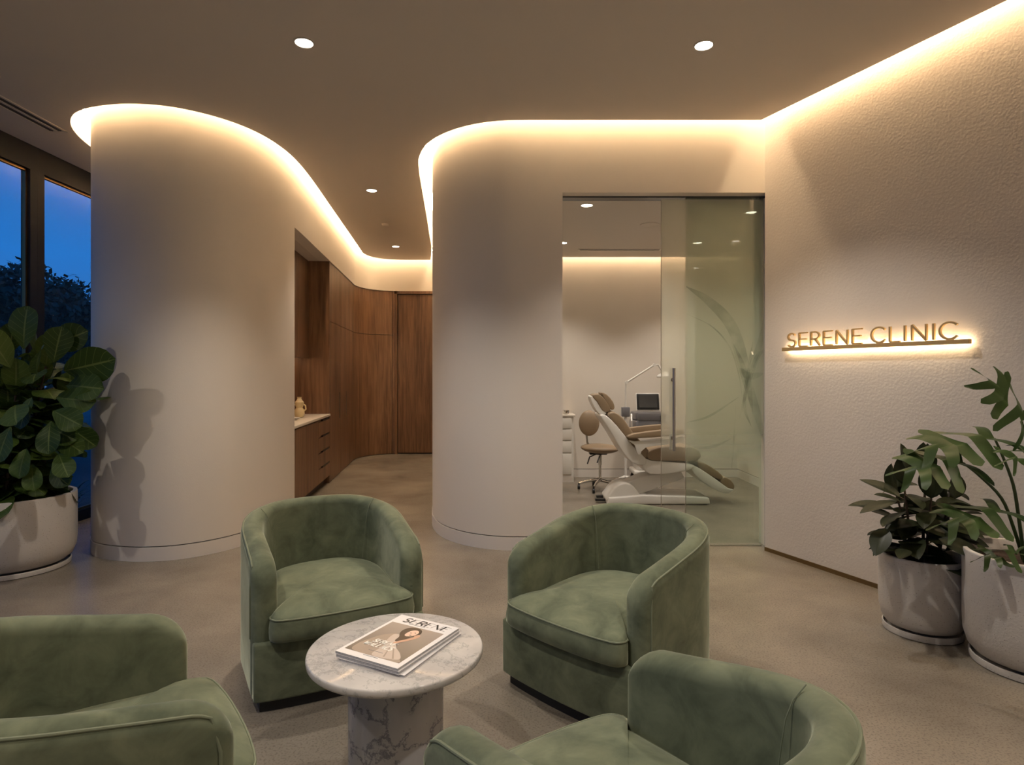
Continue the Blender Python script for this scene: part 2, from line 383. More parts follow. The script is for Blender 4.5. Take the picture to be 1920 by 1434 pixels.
def ribbon(path, t, z0, z1, mb=None):
    "solid wall strip: path is the visible face, thickness t to its left"
    mb = mb or MB(); q = offset(path, t); n = len(path); V = []; Fc = []
    for i in range(n):
        for p in (path[i], q[i]):
            V += [(p.x, p.y, z0), (p.x, p.y, z1)]
    for i in range(n-1):
        a = i*4; b = a+4
        Fc += [(a, b, b+1, a+1), (a+2, a+3, b+3, b+2), (a, a+2, b+2, b), (a+1, b+1, b+3, a+3)]
    Fc += [(0, 1, 3, 2), ((n-1)*4, (n-1)*4+2, (n-1)*4+3, (n-1)*4+1)]
    mb.add(V, Fc); return mb
def cut(path, f0, f1):
    "points of the path between two parameters (in path length, metres)"
    out = []; s = 0; L = []
    for i, p in enumerate(path):
        if i: s += (p-path[i-1]).length
        L.append(s)
    def pt(t):
        for i in range(1, len(path)):
            if L[i] >= t: return path[i-1].lerp(path[i], (t-L[i-1])/max(1e-9, L[i]-L[i-1]))
        return path[-1]
    return [pt(f0)]+[p for p, l in zip(path, L) if f0+1e-4 < l < f1-1e-4]+[pt(f1)]
def param(path, test):
    s = 0
    for i in range(1, len(path)):
        d = (path[i]-path[i-1]).length
        if test(path[i-1], path[i]) is not None: return s+d*test(path[i-1], path[i])
        s += d
nA = len(EA)-1; nB = len(EB)-1
WA = WALL[:nA+nB+1]                # left column, corridor, back
WC = WALL[nA+nB:len(WALL)-1]       # corridor right side, centre column, front wall
WR = WALL[len(WALL)-2:]            # sign wall
TH = .14
LEN = lambda P: sum((P[i]-P[i-1]).length for i in range(1, len(P)))
iN = max(i for i in range(nA) if WA[i].y < 5.2 and WA[i].x > -2.6)
def yparam(path, yv, start):
    s = sum((path[i]-path[i-1]).length for i in range(1, start+1))
    for i in range(start+1, len(path)):
        d = (path[i]-path[i-1]).length
        if path[i-1].y <= yv <= path[i].y: return s+d*(yv-path[i-1].y)/(path[i].y-path[i-1].y)
        s += d
s_n0 = yparam(WA, 6.0, iN); s_n1 = yparam(WA, 7.85, iN); LA = LEN(WA)
BB = .103
def wall_run(name, path, mat, parent_z=True, base=True, z1=HT):
    return struct(ribbon(path, TH, BB+.008, z1).build(name, mat))
leftrun = cut(WA, 0, s_n0)
wall_run('wall_left', leftrun, M['wall'])
struct(ribbon(cut(WA, s_n0, LA), TH, OPEN_Z, HT).build('wall_corridor_left', M['wall']))
# centre: corridor wall + column up to opening, then header above the glass
XO = .40
cen = []
for p in WC:
    if p.y < 5.0 and p.x > XO: break
    cen.append(p)
cen.append(Vector((XO, 4.85)))
# leave out near-duplicates
cen = [p for i, p in enumerate(cen) if i == 0 or (p-cen[i-1]).length > 1e-3]
wall_run('wall_center', cen, M['wall'])
mb = MB(); mb.box(XO, R0.x+.02, 4.85, 5.10, OPEN_Z, HT); struct(mb.build('wall_front', M['wall']))
struct(ribbon(WR, .16, .03, HT).build('wall_right', M['wall_tex']))
# baseboards
def baseboard(name, path):
    o = struct(ribbon(offset(path, -.004), TH, 0, BB).build(name, M['base']))
    return o
baseboard('baseboard_left', leftrun); baseboard('baseboard_center', cen)
struct(ribbon(offset(leftrun, .012), .05, BB, BB+.008).build('trim_1', M['gap']))
struct(ribbon(offset(cen, .012), .05, BB, BB+.008).build('trim_2', M['gap']))
struct(ribbon(offset(WR, -.006), .12, 0, .03).build('baseboard_right', M['bronze']))

# floor
mb = MB(); mb.box(WIN_X, 6.2, BACK_Y-.2, 11.3, -.15, 0)
struct(mb.build('floor', M['floor'], smooth=0))
# ceiling slab of the lobby and corridor
poly = [(p.x, p.y) for p in E]+[(RE.x, BACK_Y), (WIN_X, BACK_Y), (WIN_X, 7.4)]
mb = MB(); mb.prism(poly, H, HT-.01)
struct(mb.build('ceiling', M['ceil'], smooth=20))
mb = MB(); mb.box(WIN_X-.3, 6.3, BACK_Y-.2, 11.4, HT, HT+.15); struct(mb.build('ceiling_deck', M['ceil'], smooth=0))
# led strips in the coves
LEDP = offset(E, GAP*.55)
def strip(path, z, w, name, mat, parent=None):
    a = offset(path, -w/2); b = offset(path, w/2); m = MB()
    V = []
    for p, q in zip(a, b): V += [(p.x, p.y, z), (q.x, q.y, z)]
    m.add(V, [(2*i, 2*i+2, 2*i+3, 2*i+1) for i in range(len(path)-1)])
    o = m.build(name, mat, parent, recalc=False, smooth=0)
    return o
# (face normal downwards)
def led_run(path, z, label):
    a = offset(path, -.012); b = offset(path, .012); m = MB(); V = []
    for p, q in zip(a, b): V += [(p.x, p.y, z), (q.x, q.y, z), (p.x, p.y, z+.008), (q.x, q.y, z+.008)]
    n = len(path); Fc = []
    for i in range(n-1):
        k = i*4; j = k+4
        Fc += [(k, k+1, j+1, j), (k+2, j+2, j+3, k+3), (k, j, j+2, k+2), (k+1, k+3, j+3, j+1)]
    m.add(V, Fc)
    return m
zc = HT-.075
for nm, a, b, lab in (('led_strip', 0, nA+nB, 'warm led strip hidden in the ceiling cove over the left curved wall'),
                      ('led_strip', nA+nB, len(LEDP)-2, 'warm led strip hidden in the ceiling cove over the centre curved wall'),
                      ('led_strip', len(LEDP)-2, len(LEDP)-1, 'warm led strip hidden in the ceiling cove above the sign wall')):
    tag(led_run(cut(LEDP[a:b+1], .02, LEN(LEDP[a:b+1])-.02), zc, '').build(nm, M['led'], smooth=0), lab, 'light strip', 'cove light strips')

# back / entry side closure behind the camera, left return
mb = MB(); mb.box(WIN_X-.1, 6.2, BACK_Y-.16, BACK_Y, 0, HT); struct(mb.build('wall_entry', M['wall']))
mb = MB(); mb.box(WIN_X-.1, -3.5, 7.4, 7.55, 0, HT); struct(mb.build('wall_far_left', M['wall']))

# ------------------------------------------------------------------ window wall
def window(n, ya, yb):
    fr = MB(); W = .08
    x0, x1 = WIN_X-.08, WIN_X
    fr.box(x0, x1, ya, yb, H-.21, H); fr.box(x0, x1, ya, yb, 0, .10)
    fr.box(x0, x1, ya, ya+W, .10, H-.21); fr.box(x0, x1, yb-W, yb, .10, H-.21)
    o = struct(fr.build('window_%d' % n, M['alu'], smooth=20, bevel=0))
    g = MB(); g.box(WIN_X-.045, WIN_X-.037, ya+W, yb-W, .10, H-.21)
    p = g.build('pane', M['glass'], o, smooth=0)
    b = MB()
    for (u0, u1, z0, z1) in ((ya+W, ya+W+.02, .1, H-.21), (yb-W-.02, yb-W, .1, H-.21), (ya+W, yb-W, .1, .12), (ya+W, yb-W, H-.23, H-.21)):
        b.box(WIN_X-.055, WIN_X-.025, u0, u1, z0, z1)
    b.build('glazing_bead', M['bronze'], o, smooth=0)
edges = [7.40, 5.30, 3.2, 1.1, -1.0, BACK_Y]
for i in range(len(edges)-1):
    window(i+1, edges[i+1], edges[i]-.0005)
mb = MB(); mb.box(WIN_X-.17, WIN_X, BACK_Y-.1, 7.5, H, HT); struct(mb.build('wall_window_head', M['wall']))

# ------------------------------------------------------------------ treatment room
TX0, TX1, TY1, TZ = -.55, 3.05, 8.30, 2.95
mb = MB(); mb.box(TX0-.1, TX1+.1, TY1, TY1+.12, BB+.008, HT); struct(mb.build('wall_back', M['wall']))
mb = MB(); mb.box(TX1, TX1+.12, 5.10, TY1, BB+.008, HT); struct(mb.build('wall_treatment_right', M['wall']))
mb = MB(); mb.box(TX0-.10, TX0, 5.7, TY1, 0, HT); struct(mb.build('wall_treatment_left', M['wall']))
mb = MB(); mb.box(R0.x+.05, TX1+.12, 4.99, 5.10, 0, OPEN_Z); mb.box(R0.x+.02, TX1+.12, 4.99, 5.10, OPEN_Z, HT); struct(mb.build('wall_treatment_front', M['wall']))
mb = MB(); mb.box(.0, XO-.001, 5.0, 5.1, 0, HT); struct(mb.build('wall_treatment_front_left', M['wall']))
mb = MB(); mb.box(TX0, TX1, TY1-.008, TY1+.1, 0, BB); struct(mb.build('baseboard_back', M['base'], smooth=0))
mb = MB(); mb.box(TX1-.008, TX1+.1, 5.10, TY1-.008, 0, BB); struct(mb.build('baseboard_treatment_right', M['base'], smooth=0))
mb = MB(); mb.box(TX0, TX1+.1, TY1+.01, TY1+.1, BB, BB+.008); mb.box(TX1+.01, TX1+.1, 5.1, TY1+.01, BB, BB+.008); struct(mb.build('trim_9', M['gap'], smooth=0))
mb = MB(); mb.prism([(TX0, 5.75), (-.30, 5.32), (0, 5.13), (.05, 5.105), (TX1, 5.105), (TX1, TY1-.13), (TX0, TY1-.13)], TZ, TZ+.25); struct(mb.build('ceiling_treatment', M['ceil'], smooth=0))
mb = MB(); mb.box(TX0, TX1, TY1-.13, TY1, TZ+.2, TZ+.25); struct(mb.build('ceiling_cove_back', M['ceil'], smooth=0))
mb = MB(); mb.box(TX0+.02, TX1-.02, TY1-.075, TY1-.05, TZ+.185, TZ+.195)
tag(mb.build('led_strip', M['led_room'], smooth=0), 'warm led strip in the ceiling cove of the treatment room', 'light strip', 'cove light strips')

# glass front: tracks, fixed pane, sliding pane
mb = MB(); mb.box(XO, R0.x+.04, 4.95, 5.05, OPEN_Z-.012, OPEN_Z); struct(mb.build('trim_10', M['screen'], smooth=0))
mb = MB(); mb.box(XO, R0.x+.02, 4.975, 5.0, 0, .006); struct(mb.build('trim_11', M['steel'], smooth=0))
GX1 = (1240-960)/F*4.97; GX2 = (1286-960)/F*5.03
door = thing('sliding_glass_door', 'sliding glass door with a long steel bar handle and a printed grass blade motif', 'door', (GX1, 4.97, .008))
m = MB(); m.box(0, R0.x+.03-GX1, -.005, .005, 0, OPEN_Z-.03); m.build('pane', M['glass_slide'], door, smooth=0)
m = MB(); m.box(-.003, 0, -.006, .006, 0, OPEN_Z-.03); m.build('edge_strip', M['steel'], door, smooth=0)
hx = (1264-960)/F*4.92-GX1
hd = MB()
hd.tube([(hx, -.045, .77), (hx, -.045, 1.435)], .0125, 16)
hdo = hd.build('handle', M['steel'], door)
hb = MB(); hb.tube([(hx-.002, .045, .77), (hx-.002, .045, 1.435)], .0125, 16); hb.build('handle', M['steel'], door)
for z in (.87, 1.34):
    s = MB(); s.tube([(hx, -.045, z), (hx, .045, z)], .009, 12); s.tube([(hx, -.012, z), (hx, -.006, z)], .016, 16); s.build('standoff', M['chrome'], hdo)
fix = thing('fixed_glass_pane', 'fixed green frosted glass pane overlapping behind the sliding door', 'glass panel', (GX2, 5.03, .008))
m = MB(); m.box(0, R0.x+.04-GX2, -.005, .005, 0, OPEN_Z-.03); m.build('pane', M['glass_fix'], fix, smooth=0)
m = MB(); m.box(-.003, 0, -.006, .006, 0, OPEN_Z-.03); m.build('edge_strip', M['steel'], fix, smooth=0)
def blade(mb, pts, w, y=-.007):
    P = catmull([Vector(((px-960)/F*4.96-GX1, CH-(py-Y0)/F*4.96-.008)) for px, py in pts], 8); n = len(P); V = []; Fc = []
    for i, p in enumerate(P):
        t = (P[min(i+1, n-1)]-P[max(i-1, 0)]).normalized(); nn = Vector((-t.y, t.x)); u = i/(n-1)
        ww = max(.0015, w*math.sin(PI*min(1, max(.02, u)))**.8)/2
        a = p+nn*ww; b = p-nn*ww
        V += [(a.x, y, a.y), (b.x, y, b.y)]
    for i in range(n-1): Fc.append((2*i, 2*i+1, 2*i+3, 2*i+2))
    V = [(min(v[0], R0.x+.03-GX1), v[1], v[2]) for v in V]
    mb.add(V, Fc)
mt = MB()
for pts, w in (([(1287, 537), (1330, 565), (1372, 612), (1398, 690), (1412, 780)], .09),
               ([(1287, 588), (1335, 612), (1368, 650), (1385, 700), (1392, 745)], .012),
               ([(1434, 590), (1426, 640), (1408, 690), (1400, 720)], .05),
               ([(1372, 640), (1392, 690), (1418, 770), (1433, 830)], .07),
               ([(1434, 655), (1415, 680), (1385, 790)], .04),
               ([(1412, 640), (1404, 690), (1396, 760), (1409, 800)], .03),
               ([(1433, 700), (1405, 705), (1388, 690)], .06),
               ([(1288, 792), (1330, 780), (1386, 744)], .018),
               ([(1288, 840), (1335, 838), (1372, 822)], .022),
               ([(1380, 760), (1375, 840), (1372, 878)], .012)):
    blade(mt, pts, w, -.007-random.random()*.002)
mt.build('grass_motif', M['motif'], door, smooth=0)

# ------------------------------------------------------------------ corridor joinery
u0 = cut(WA, s_n0, s_n0+.01)[0]; u1 = cut(WA, s_n1, s_n1+.01)[0]
V = (u1-u0).normalized(); RUN = (u1-u0).length
ang = math.atan2(V.y, V.x)                  # local x along the run, local y = into the wall (left)
def joinery(name, label, cat, off=0, z=0, group=None):
    p = u0+V*off
    return thing(name, label, cat, (p.x, p.y, z), ang, group)
DEP = .62
# niche shell
nb = MB(); nb.box(-.12, RUN+.02, DEP, DEP+.03, 0, OPEN_Z); struct(nb.build('wall_niche_back', M['wood'], loc=(u0.x, u0.y, 0))).rotation_euler = (0, 0, ang)
nb = MB(); nb.box(-.12, -.001, TH+.002, DEP, 0, OPEN_Z); o = struct(nb.build('wall_niche_near', M['wood'], loc=(u0.x, u0.y, 0))); o.rotation_euler = (0, 0, ang)
nb = MB(); nb.box(-.14, RUN+.14, TH, DEP+.03, OPEN_Z, OPEN_Z+.05); o = struct(nb.build('ceiling_niche', M['ceil'], loc=(u0.x, u0.y, 0))); o.rotation_euler = (0, 0, ang)
# base cabinet
bc = joinery('base_cabinet', 'walnut base cabinet with slotted drawers beneath the pale worktop', 'cabinet', 0)
m = MB(); m.box(0, RUN-.025, .03, DEP-.01, .09, .855); m.build('carcass', M['wood'], bc, smooth=0)
m = MB(); m.box(0, RUN-.025, .08, DEP-.01, 0, .09); m.build('plinth', M['gap'], bc, smooth=0)
xs = RUN-.70
zz = [.10, .285, .47, .655, .845]
for i in range(4):
    m = MB(); m.box(xs+.004, RUN-.028, .008, .029, zz[i]+.003, zz[i+1]-.022, bev=.001, seg=1)
    d = m.build('drawer', M['wood'], bc)
    m = MB(); m.box(xs+.25, RUN-.03, .012, .029, zz[i+1]-.021, zz[i+1]-.001); m.build('finger_slot', M['plinth'], d, smooth=0)
for a, b in ((.0, .56), (.564, xs)):
    m = MB(); m.box(a+.003, b-.002, .008, .029, .103, .842, bev=.001, seg=1); m.build('door', M['wood'], bc)
wt = joinery('worktop', 'pale quartz worktop on the walnut base cabinet', 'worktop', 0, .857)
m = MB(); m.box(0, RUN-.025, -.002, DEP-.005, 0, .028, bev=.003); m.build('slab', M['stone'], wt)
uc = joinery('wall_cabinet', 'walnut wall cabinet hanging over the pale worktop', 'cabinet', 0, 1.60)
m = MB(); m.box(0, RUN-.026, .29, DEP-.005, 0, OPEN_Z-1.602); m.build('carcass', M['wood'], uc, smooth=0)
for a, b in ((0, .6), (.604, 1.2), (1.204, RUN-.026)):
    m = MB(); m.box(a+.002, b, .268, .289, -.01, OPEN_Z-1.604, bev=.001, seg=1); m.build('door', M['wood2'], uc)
m = MB(); m.box(.05, RUN-.1, .45, .48, -.012, -.002); m.build('light_strip', M['led_niche'], uc, smooth=0)
# ceramic piece and dish on the worktop
p = at(563, 775, 7.15)
vs = thing('ceramic_vase', 'cream rounded ceramic vase on the pale worktop', 'vase', (p.x-.01, p.y, .885))
m = MB(); m.lathe([(.03, 0), (.048, .01), (.06, .05), (.052, .09), (.035, .115), (.048, .15), (.05, .18), (.03, .205), (.022, .225), (.026, .24), (.018, .24), (.014, .2)], 24); m.build('body', M['cream'], vs)
for a in (-1, 1): m = MB(); m.tube([(a*.045, 0, .07), (a*.075, 0, .10), (a*.07, 0, .14), (a*.04, 0, .16)], .009, 8); m.build('handle', M['cream'], vs)
dsh = thing('white_dish', 'small white dish on the worktop before the cream vase', 'dish', (-2.40, 6.74, .885))
m = MB(); m.lathe([(.03, 0), (.035, .004), (.07, .03), (.066, .032), (.03, .008), (0.0001, .007)], 28); m.build('bowl', M['white_pl'], dsh)

# tall cabinets along the curved wall
WT = offset(cut(WA, s_n1, LA), .012); LT = LEN(WT)
xdoor = LT-((1.40-.13)-(-2.0)*-1) if False else None
# back straight part: find the param where x = -1.99
def xparam(path, xv):
    s = 0
    for i in range(1, len(path)):
        d = (path[i]-path[i-1]).length
        if path[i-1].y > 10 and path[i-1].x <= xv <= path[i].x: return s+d*(xv-path[i-1].x)/(path[i].x-path[i-1].x)
        s += d
s_d0 = xparam(WT, -2.04); 
ZS = 2.065
cuts = [0, .78, 1.56, 2.30, 3.02, s_d0]
names = ['tall walnut cupboard nearest the worktop niche, with a slim recessed handle', 'tall walnut cupboard second from the worktop niche, slim recessed handle',
         'tall walnut cupboard panel third from the worktop niche', 'tall walnut cupboard panel just before the corridor bend', 'curved tall walnut cupboard panel beside the walnut door']
for i in range(len(cuts)-1):
    a, b = cuts[i], cuts[i+1]
    c0 = WT[0] if i == 0 else cut(WT, a, a+.01)[0]
    t = thing('tall_cabinet', names[i], 'cabinet', (c0.x, c0.y, 0), 0, 'tall walnut cupboards')
    loc = lambda P: [p-c0 for p in P]
    run = loc(cut(WT, a+.003, b-.003))
    ribbon(offset(run, .02), .55 if i == 0 else .05, 0.0, OPEN_Z).build('carcass', M['gap'], t, smooth=20)
    ribbon(run, .019, .012, ZS-.004).build('door', M['wood'], t, smooth=20)
    ribbon(run, .019, ZS+.004, OPEN_Z-.006).build('upper_door', M['wood'], t, smooth=20)
    if i < 2:
        q = loc(cut(WT, (b-.085) if i == 0 else (a+.50), (b-.06) if i == 0 else (a+.525)))
        m = ribbon(offset(q, -.004), .01, .78, 1.14); m.build('handle', M['gap'], t)
        q2 = offset(q, -.0045)
        m = ribbon(offset(cut(q2, .008, .017), 0), .01, .79, 1.13); m.build('handle_slot', M['plinth'], t)
# side gable of the niche (faces the viewer)
gb = thing('end_panel', 'walnut end panel closing the far side of the worktop niche', 'panel', (u1.x, u1.y, 0), ang)
m = MB(); m.box(-.022, 0, .012, DEP-.002, 0, OPEN_Z); m.build('board', M['wood'], gb, smooth=0)
# corridor end door
dpt = cut(WT, s_d0, s_d0+.01)[0]; yb = dpt.y
fr = MB(); dx0, dx1 = -2.04, -1.0
fr.box(dx0, dx0+.05, yb-.01, yb+.08, 0, OPEN_Z); fr.box(dx0, dx1, yb-.01, yb+.08, OPEN_Z-.05, OPEN_Z-.003)
d1 = struct(fr.build('door_1', M['wood2'], smooth=0))
m = MB(); m.box(dx0+.058, dx1, yb+.02, yb+.06, .02, OPEN_Z-.06); m.build('leaf', M['wood2'], d1, smooth=0)
m = MB(); m.box(dx0+.05, dx1, yb+.061, yb+.075, 0, OPEN_Z-.05); m.build('reveal', M['plinth'], d1, smooth=0)
mb = MB(); mb.box(-3.2, -.9, yb+.10, yb+.2, 0, HT); struct(mb.build('wall_corridor_end', M['wall']))

# ------------------------------------------------------------------ downlights and ceiling fittings
def downlight(x, y, z, label, watts, size=70, blend=.6, r=.05, name='ceiling_light', col=(1, .91, .80), group='recessed downlights'):
    t = thing(name, label, 'ceiling light', (x, y, z), 0, group)
    m = MB(); m.lathe([(r+.012, 0), (r+.012, -.003), (r+.002, -.005), (r, -.002), (r, 0)], 32); m.build('trim_ring', M['ceil'], t)
    m = MB(); m.lathe([(.0001, -.006), (r*.6, -.0055), (r, -.001)], 32); m.build('lens', M['lamp'], t)
    ld = bpy.data.lights.new('spot', 'SPOT'); ld.energy = watts; ld.color = col; ld.spot_size = math.radians(size); ld.spot_blend = blend; ld.shadow_soft_size = .035
    lo = bpy.data.objects.new('lamp_beam', ld); COL.objects.link(lo); lo.parent = t; lo.location = (0, 0, -.02)
    return t
W = 135
SP = 105
downlight(-1.226, 3.616, H, 'round recessed downlight in the lobby ceiling above the left green chair', W, SP)
downlight(1.14, 3.645, H, 'round recessed downlight in the lobby ceiling before the glass door', W, SP)
downlight(-1.495, 6.536, H, 'round recessed downlight in the corridor ceiling nearer the lobby', W*.35, 95)
downlight(-1.786, 9.42, H, 'round recessed downlight at the far end of the corridor ceiling', W*.35, 95)
for (x, y) in ((-1.2, 1.0), (1.14, 1.0), (3.3, .9), (-1.2, -1.4), (1.14, -1.4), (3.4, -1.4)):
    downlight(x, y, H, 'round recessed downlight in the lobby ceiling behind the seating', W*.9, SP)
downlight(-3.45, 1.5, H, 'round recessed downlight in the lobby ceiling close to the dark windows', W*.65, 150)
downlight(.69, 5.65, TZ, 'round recessed downlight in the treatment room ceiling behind the glass header', 85, 110)
downlight(.60, 7.28, TZ, 'round recessed downlight in the treatment room ceiling above the white drawers', 80, 110)
downlight(2.3, 5.9, TZ, 'round recessed downlight in the treatment room ceiling over the chair foot', 75, 110)
downlight(2.2, 7.28, TZ, 'round recessed downlight in the treatment room ceiling near the far corner', 75, 110)
# detector in the corridor
t = thing('smoke_detector', 'small round detector on the corridor ceiling between two downlights', 'smoke detector', (-1.65, 8.0, H))
m = MB(); m.lathe([(.05, 0), (.05, -.012), (.035, -.03), (.0001, -.032)], 24); m.build('body', M['ceil'], t)
# slot diffuser near the window
t = thing('slot_diffuser', 'white linear slot air diffuser in the ceiling beside the dark windows', 'air vent', (-3.66, 3.75, H))
x0, x1, y0, y1 = -.075, .075, -1.2, 1.2
m = MB(); m.box(x0, x1, y0, y0+.02, -.006, 0); m.box(x0, x1, y1-.02, y1, -.006, 0); m.box(x0, x0+.02, y0, y1, -.006, 0); m.box(x1-.02, x1, y0, y1, -.006, 0); m.box(-.012, .012, y0, y1, -.006, 0)
m.build('frame', M['ceil'], t, smooth=0)
m = MB(); m.box(x0+.02, -.012, y0+.02, y1-.02, -.0015, 0); m.box(.012, x1-.02, y0+.02, y1-.02, -.0015, 0); m.build('slot', M['plinth'], t, smooth=0)
m = MB()
for sx in (-.033, .033): m.box(sx-.004, sx+.004, y0+.02, y1-.02, -.0045, -.0015)
m.build('blade', M['gap'], t, smooth=0)
# treatment room linear diffuser and round vent
t = thing('slot_diffuser', 'narrow linear air diffuser in the treatment room ceiling before the back wall', 'air vent', (1.35, 7.68, TZ))
m = MB(); m.box(-.52, .52, -.05, -.035, -.006, 0); m.box(-.52, .52, .035, .05, -.006, 0); m.box(-.52, -.5, -.05, .05, -.006, 0); m.box(.5, .52, -.05, .05, -.006, 0); m.build('frame', M['white_lac'], t, smooth=0)
m = MB(); m.box(-.5, .5, -.035, .035, -.001, 0); m.build('slot', M['gap'], t, smooth=0)
t = thing('round_vent', 'round ceiling speaker grille in the treatment room', 'ceiling speaker', (1.433, 6.39, TZ))
m = MB(); m.lathe([(.10, 0), (.10, -.004), (.09, -.006), (.085, -.003), (.0001, -.003)], 32); m.build('grille', M['ceil'], t)

# ------------------------------------------------------------------ sign on the textured wall
def t_of(px):
    r = (px-960)/F; return (R0.y*r-R0.x)/(D.x-D.y*r)
sg_t0, sg_t1 = t_of(1477), t_of(1829)
# local frame: x along wall (D), y out of the wall into the lobby, z up
sgrot = math.atan2(D.y, D.x)
sp = R0+D*sg_t0
sign = thing('wall_sign', 'backlit brass SERENE CLINIC letters standing on a brass bar, on the plaster wall', 'sign', (sp.x, sp.y, 1.568), sgrot)
SL = sg_t1-sg_t0
# into-lobby direction is local -y
m = MB(); m.box(0, SL, -.062, -.034, 0, .026, bev=.001, seg=1); m.build('bar', M['brass'], sign)
m = MB(); m.box(.02, SL-.02, -.033, -.024, .004, .022); m.build('light_strip', M['led_sign'], sign, smooth=0)
for x in (.15, SL*.5, SL-.15): m = MB(); m.tube([(x, -.036, .013), (x, 0, .013)], .004, 8); m.build('fixing_pin', M['brass'], sign)
def arc(cx, cy, rx, ry, a0, a1, n=18): return [(cx+rx*math.cos(math.radians(a0+(a1-a0)*i/n)), cy+ry*math.sin(math.radians(a0+(a1-a0)*i/n))) for i in range(n+1)]
def glyph(ch):
    "stroke skeletons in a box one unit high and one unit wide"
    if ch == 'E': return [([(0, 0), (0, 1)], 1), ([(0, 1), (1, 1)], .8), ([(0, .53), (.88, .53)], .8), ([(0, 0), (1, 0)], .8)]
    if ch == 'L': return [([(0, 1), (0, 0)], 1), ([(0, 0), (1, 0)], .8)]
    if ch == 'I': return [([(.5, 0), (.5, 1)], 1)]
    if ch == 'N': return [([(0, 0), (0, 1)], .9), ([(0, 1), (1, 0)], 1), ([(1, 0), (1, 1)], .9)]
    if ch == 'R': return [([(0, 0), (0, 1)], 1), ([(0, 1), (.5, 1)]+arc(.5, .74, .45, .26, 90, -90, 12)+[(0, .48)], .9), ([(.5, .48), (1, 0)], 1)]
    if ch == 'C': return [(arc(.56, .5, .56, .5, 42, 318, 28), 1)]
    if ch == 'S': return [(arc(.5, .745, .43, .255, 30, 262, 16)+arc(.5, .245, .46, .245, 82, -150, 16), 1)]
    if ch == 'A': return [([(0, 0), (.5, 1)], .7), ([(.5, 1), (1, 0)], 1), ([(.2, .38), (.8, .38)], .6)]
    if ch == 'W': return [([(0, 1), (.27, 0)], 1), ([(.27, 0), (.5, .9)], .6), ([(.5, .9), (.74, 0)], 1), ([(.74, 0), (1, 1)], .6)]
    return []
def stroke(mb, pts, w, d0, d1, fr):
    "extruded stroke; fr maps (x, z, depth) to 3d"
    P = [Vector(p) for p in pts]; n = len(P); a = []; b = []
    for i in range(n):
        p = P[i-1] if i else None; q = P[i+1] if i < n-1 else None
        d1_ = (P[i]-p).normalized() if p else (q-P[i]).normalized(); d2_ = (q-P[i]).normalized() if q else d1_
        t = (d1_+d2_).normalized(); nn = Vector((-t.y, t.x)); a.append(P[i]+nn*w/2); b.append(P[i]-nn*w/2)
    V = []
    for i in range(n): V += [fr(a[i].x, a[i].y, d0), fr(b[i].x, b[i].y, d0), fr(b[i].x, b[i].y, d1), fr(a[i].x, a[i].y, d1)]
    Fc = [(0, 1, 2, 3), ((n-1)*4+3, (n-1)*4+2, (n-1)*4+1, (n-1)*4)]
    for i in range(n-1):
        k = 4*i; j = k+4; Fc += [(k, j, j+1, k+1), (k+1, j+1, j+2, k+2), (k+2, j+2, j+3, k+3), (k+3, j+3, j, k)]
    mb.add(V, Fc)
zp = [('S', 82, 160), ('E', 193, 270), ('R', 304, 386), ('E', 425, 507), ('N', 547, 651), ('E', 700, 790), ('C', 880, 1012), ('L', 1056, 1150), ('I', 1188, 1208), ('N', 1266, 1400), ('I', 1460, 1480), ('C', 1530, 1697)]
CAP = .108; SW = .0115
m = MB()
for ch, a, b in zp:
    ta = t_of(1470+a/5.053)-sg_t0; tb = t_of(1470+b/5.053)-sg_t0
    for pts, k in glyph(ch):
        PP = [(ta+x*(tb-ta), .026+SW*.4+z*(CAP-SW)) for x, z in pts]
        stroke(m, PP, SW*k, -.058, -.042, lambda x, z, d: (x, d, z))
m.build('lettering', M['brass'], sign, smooth=30)

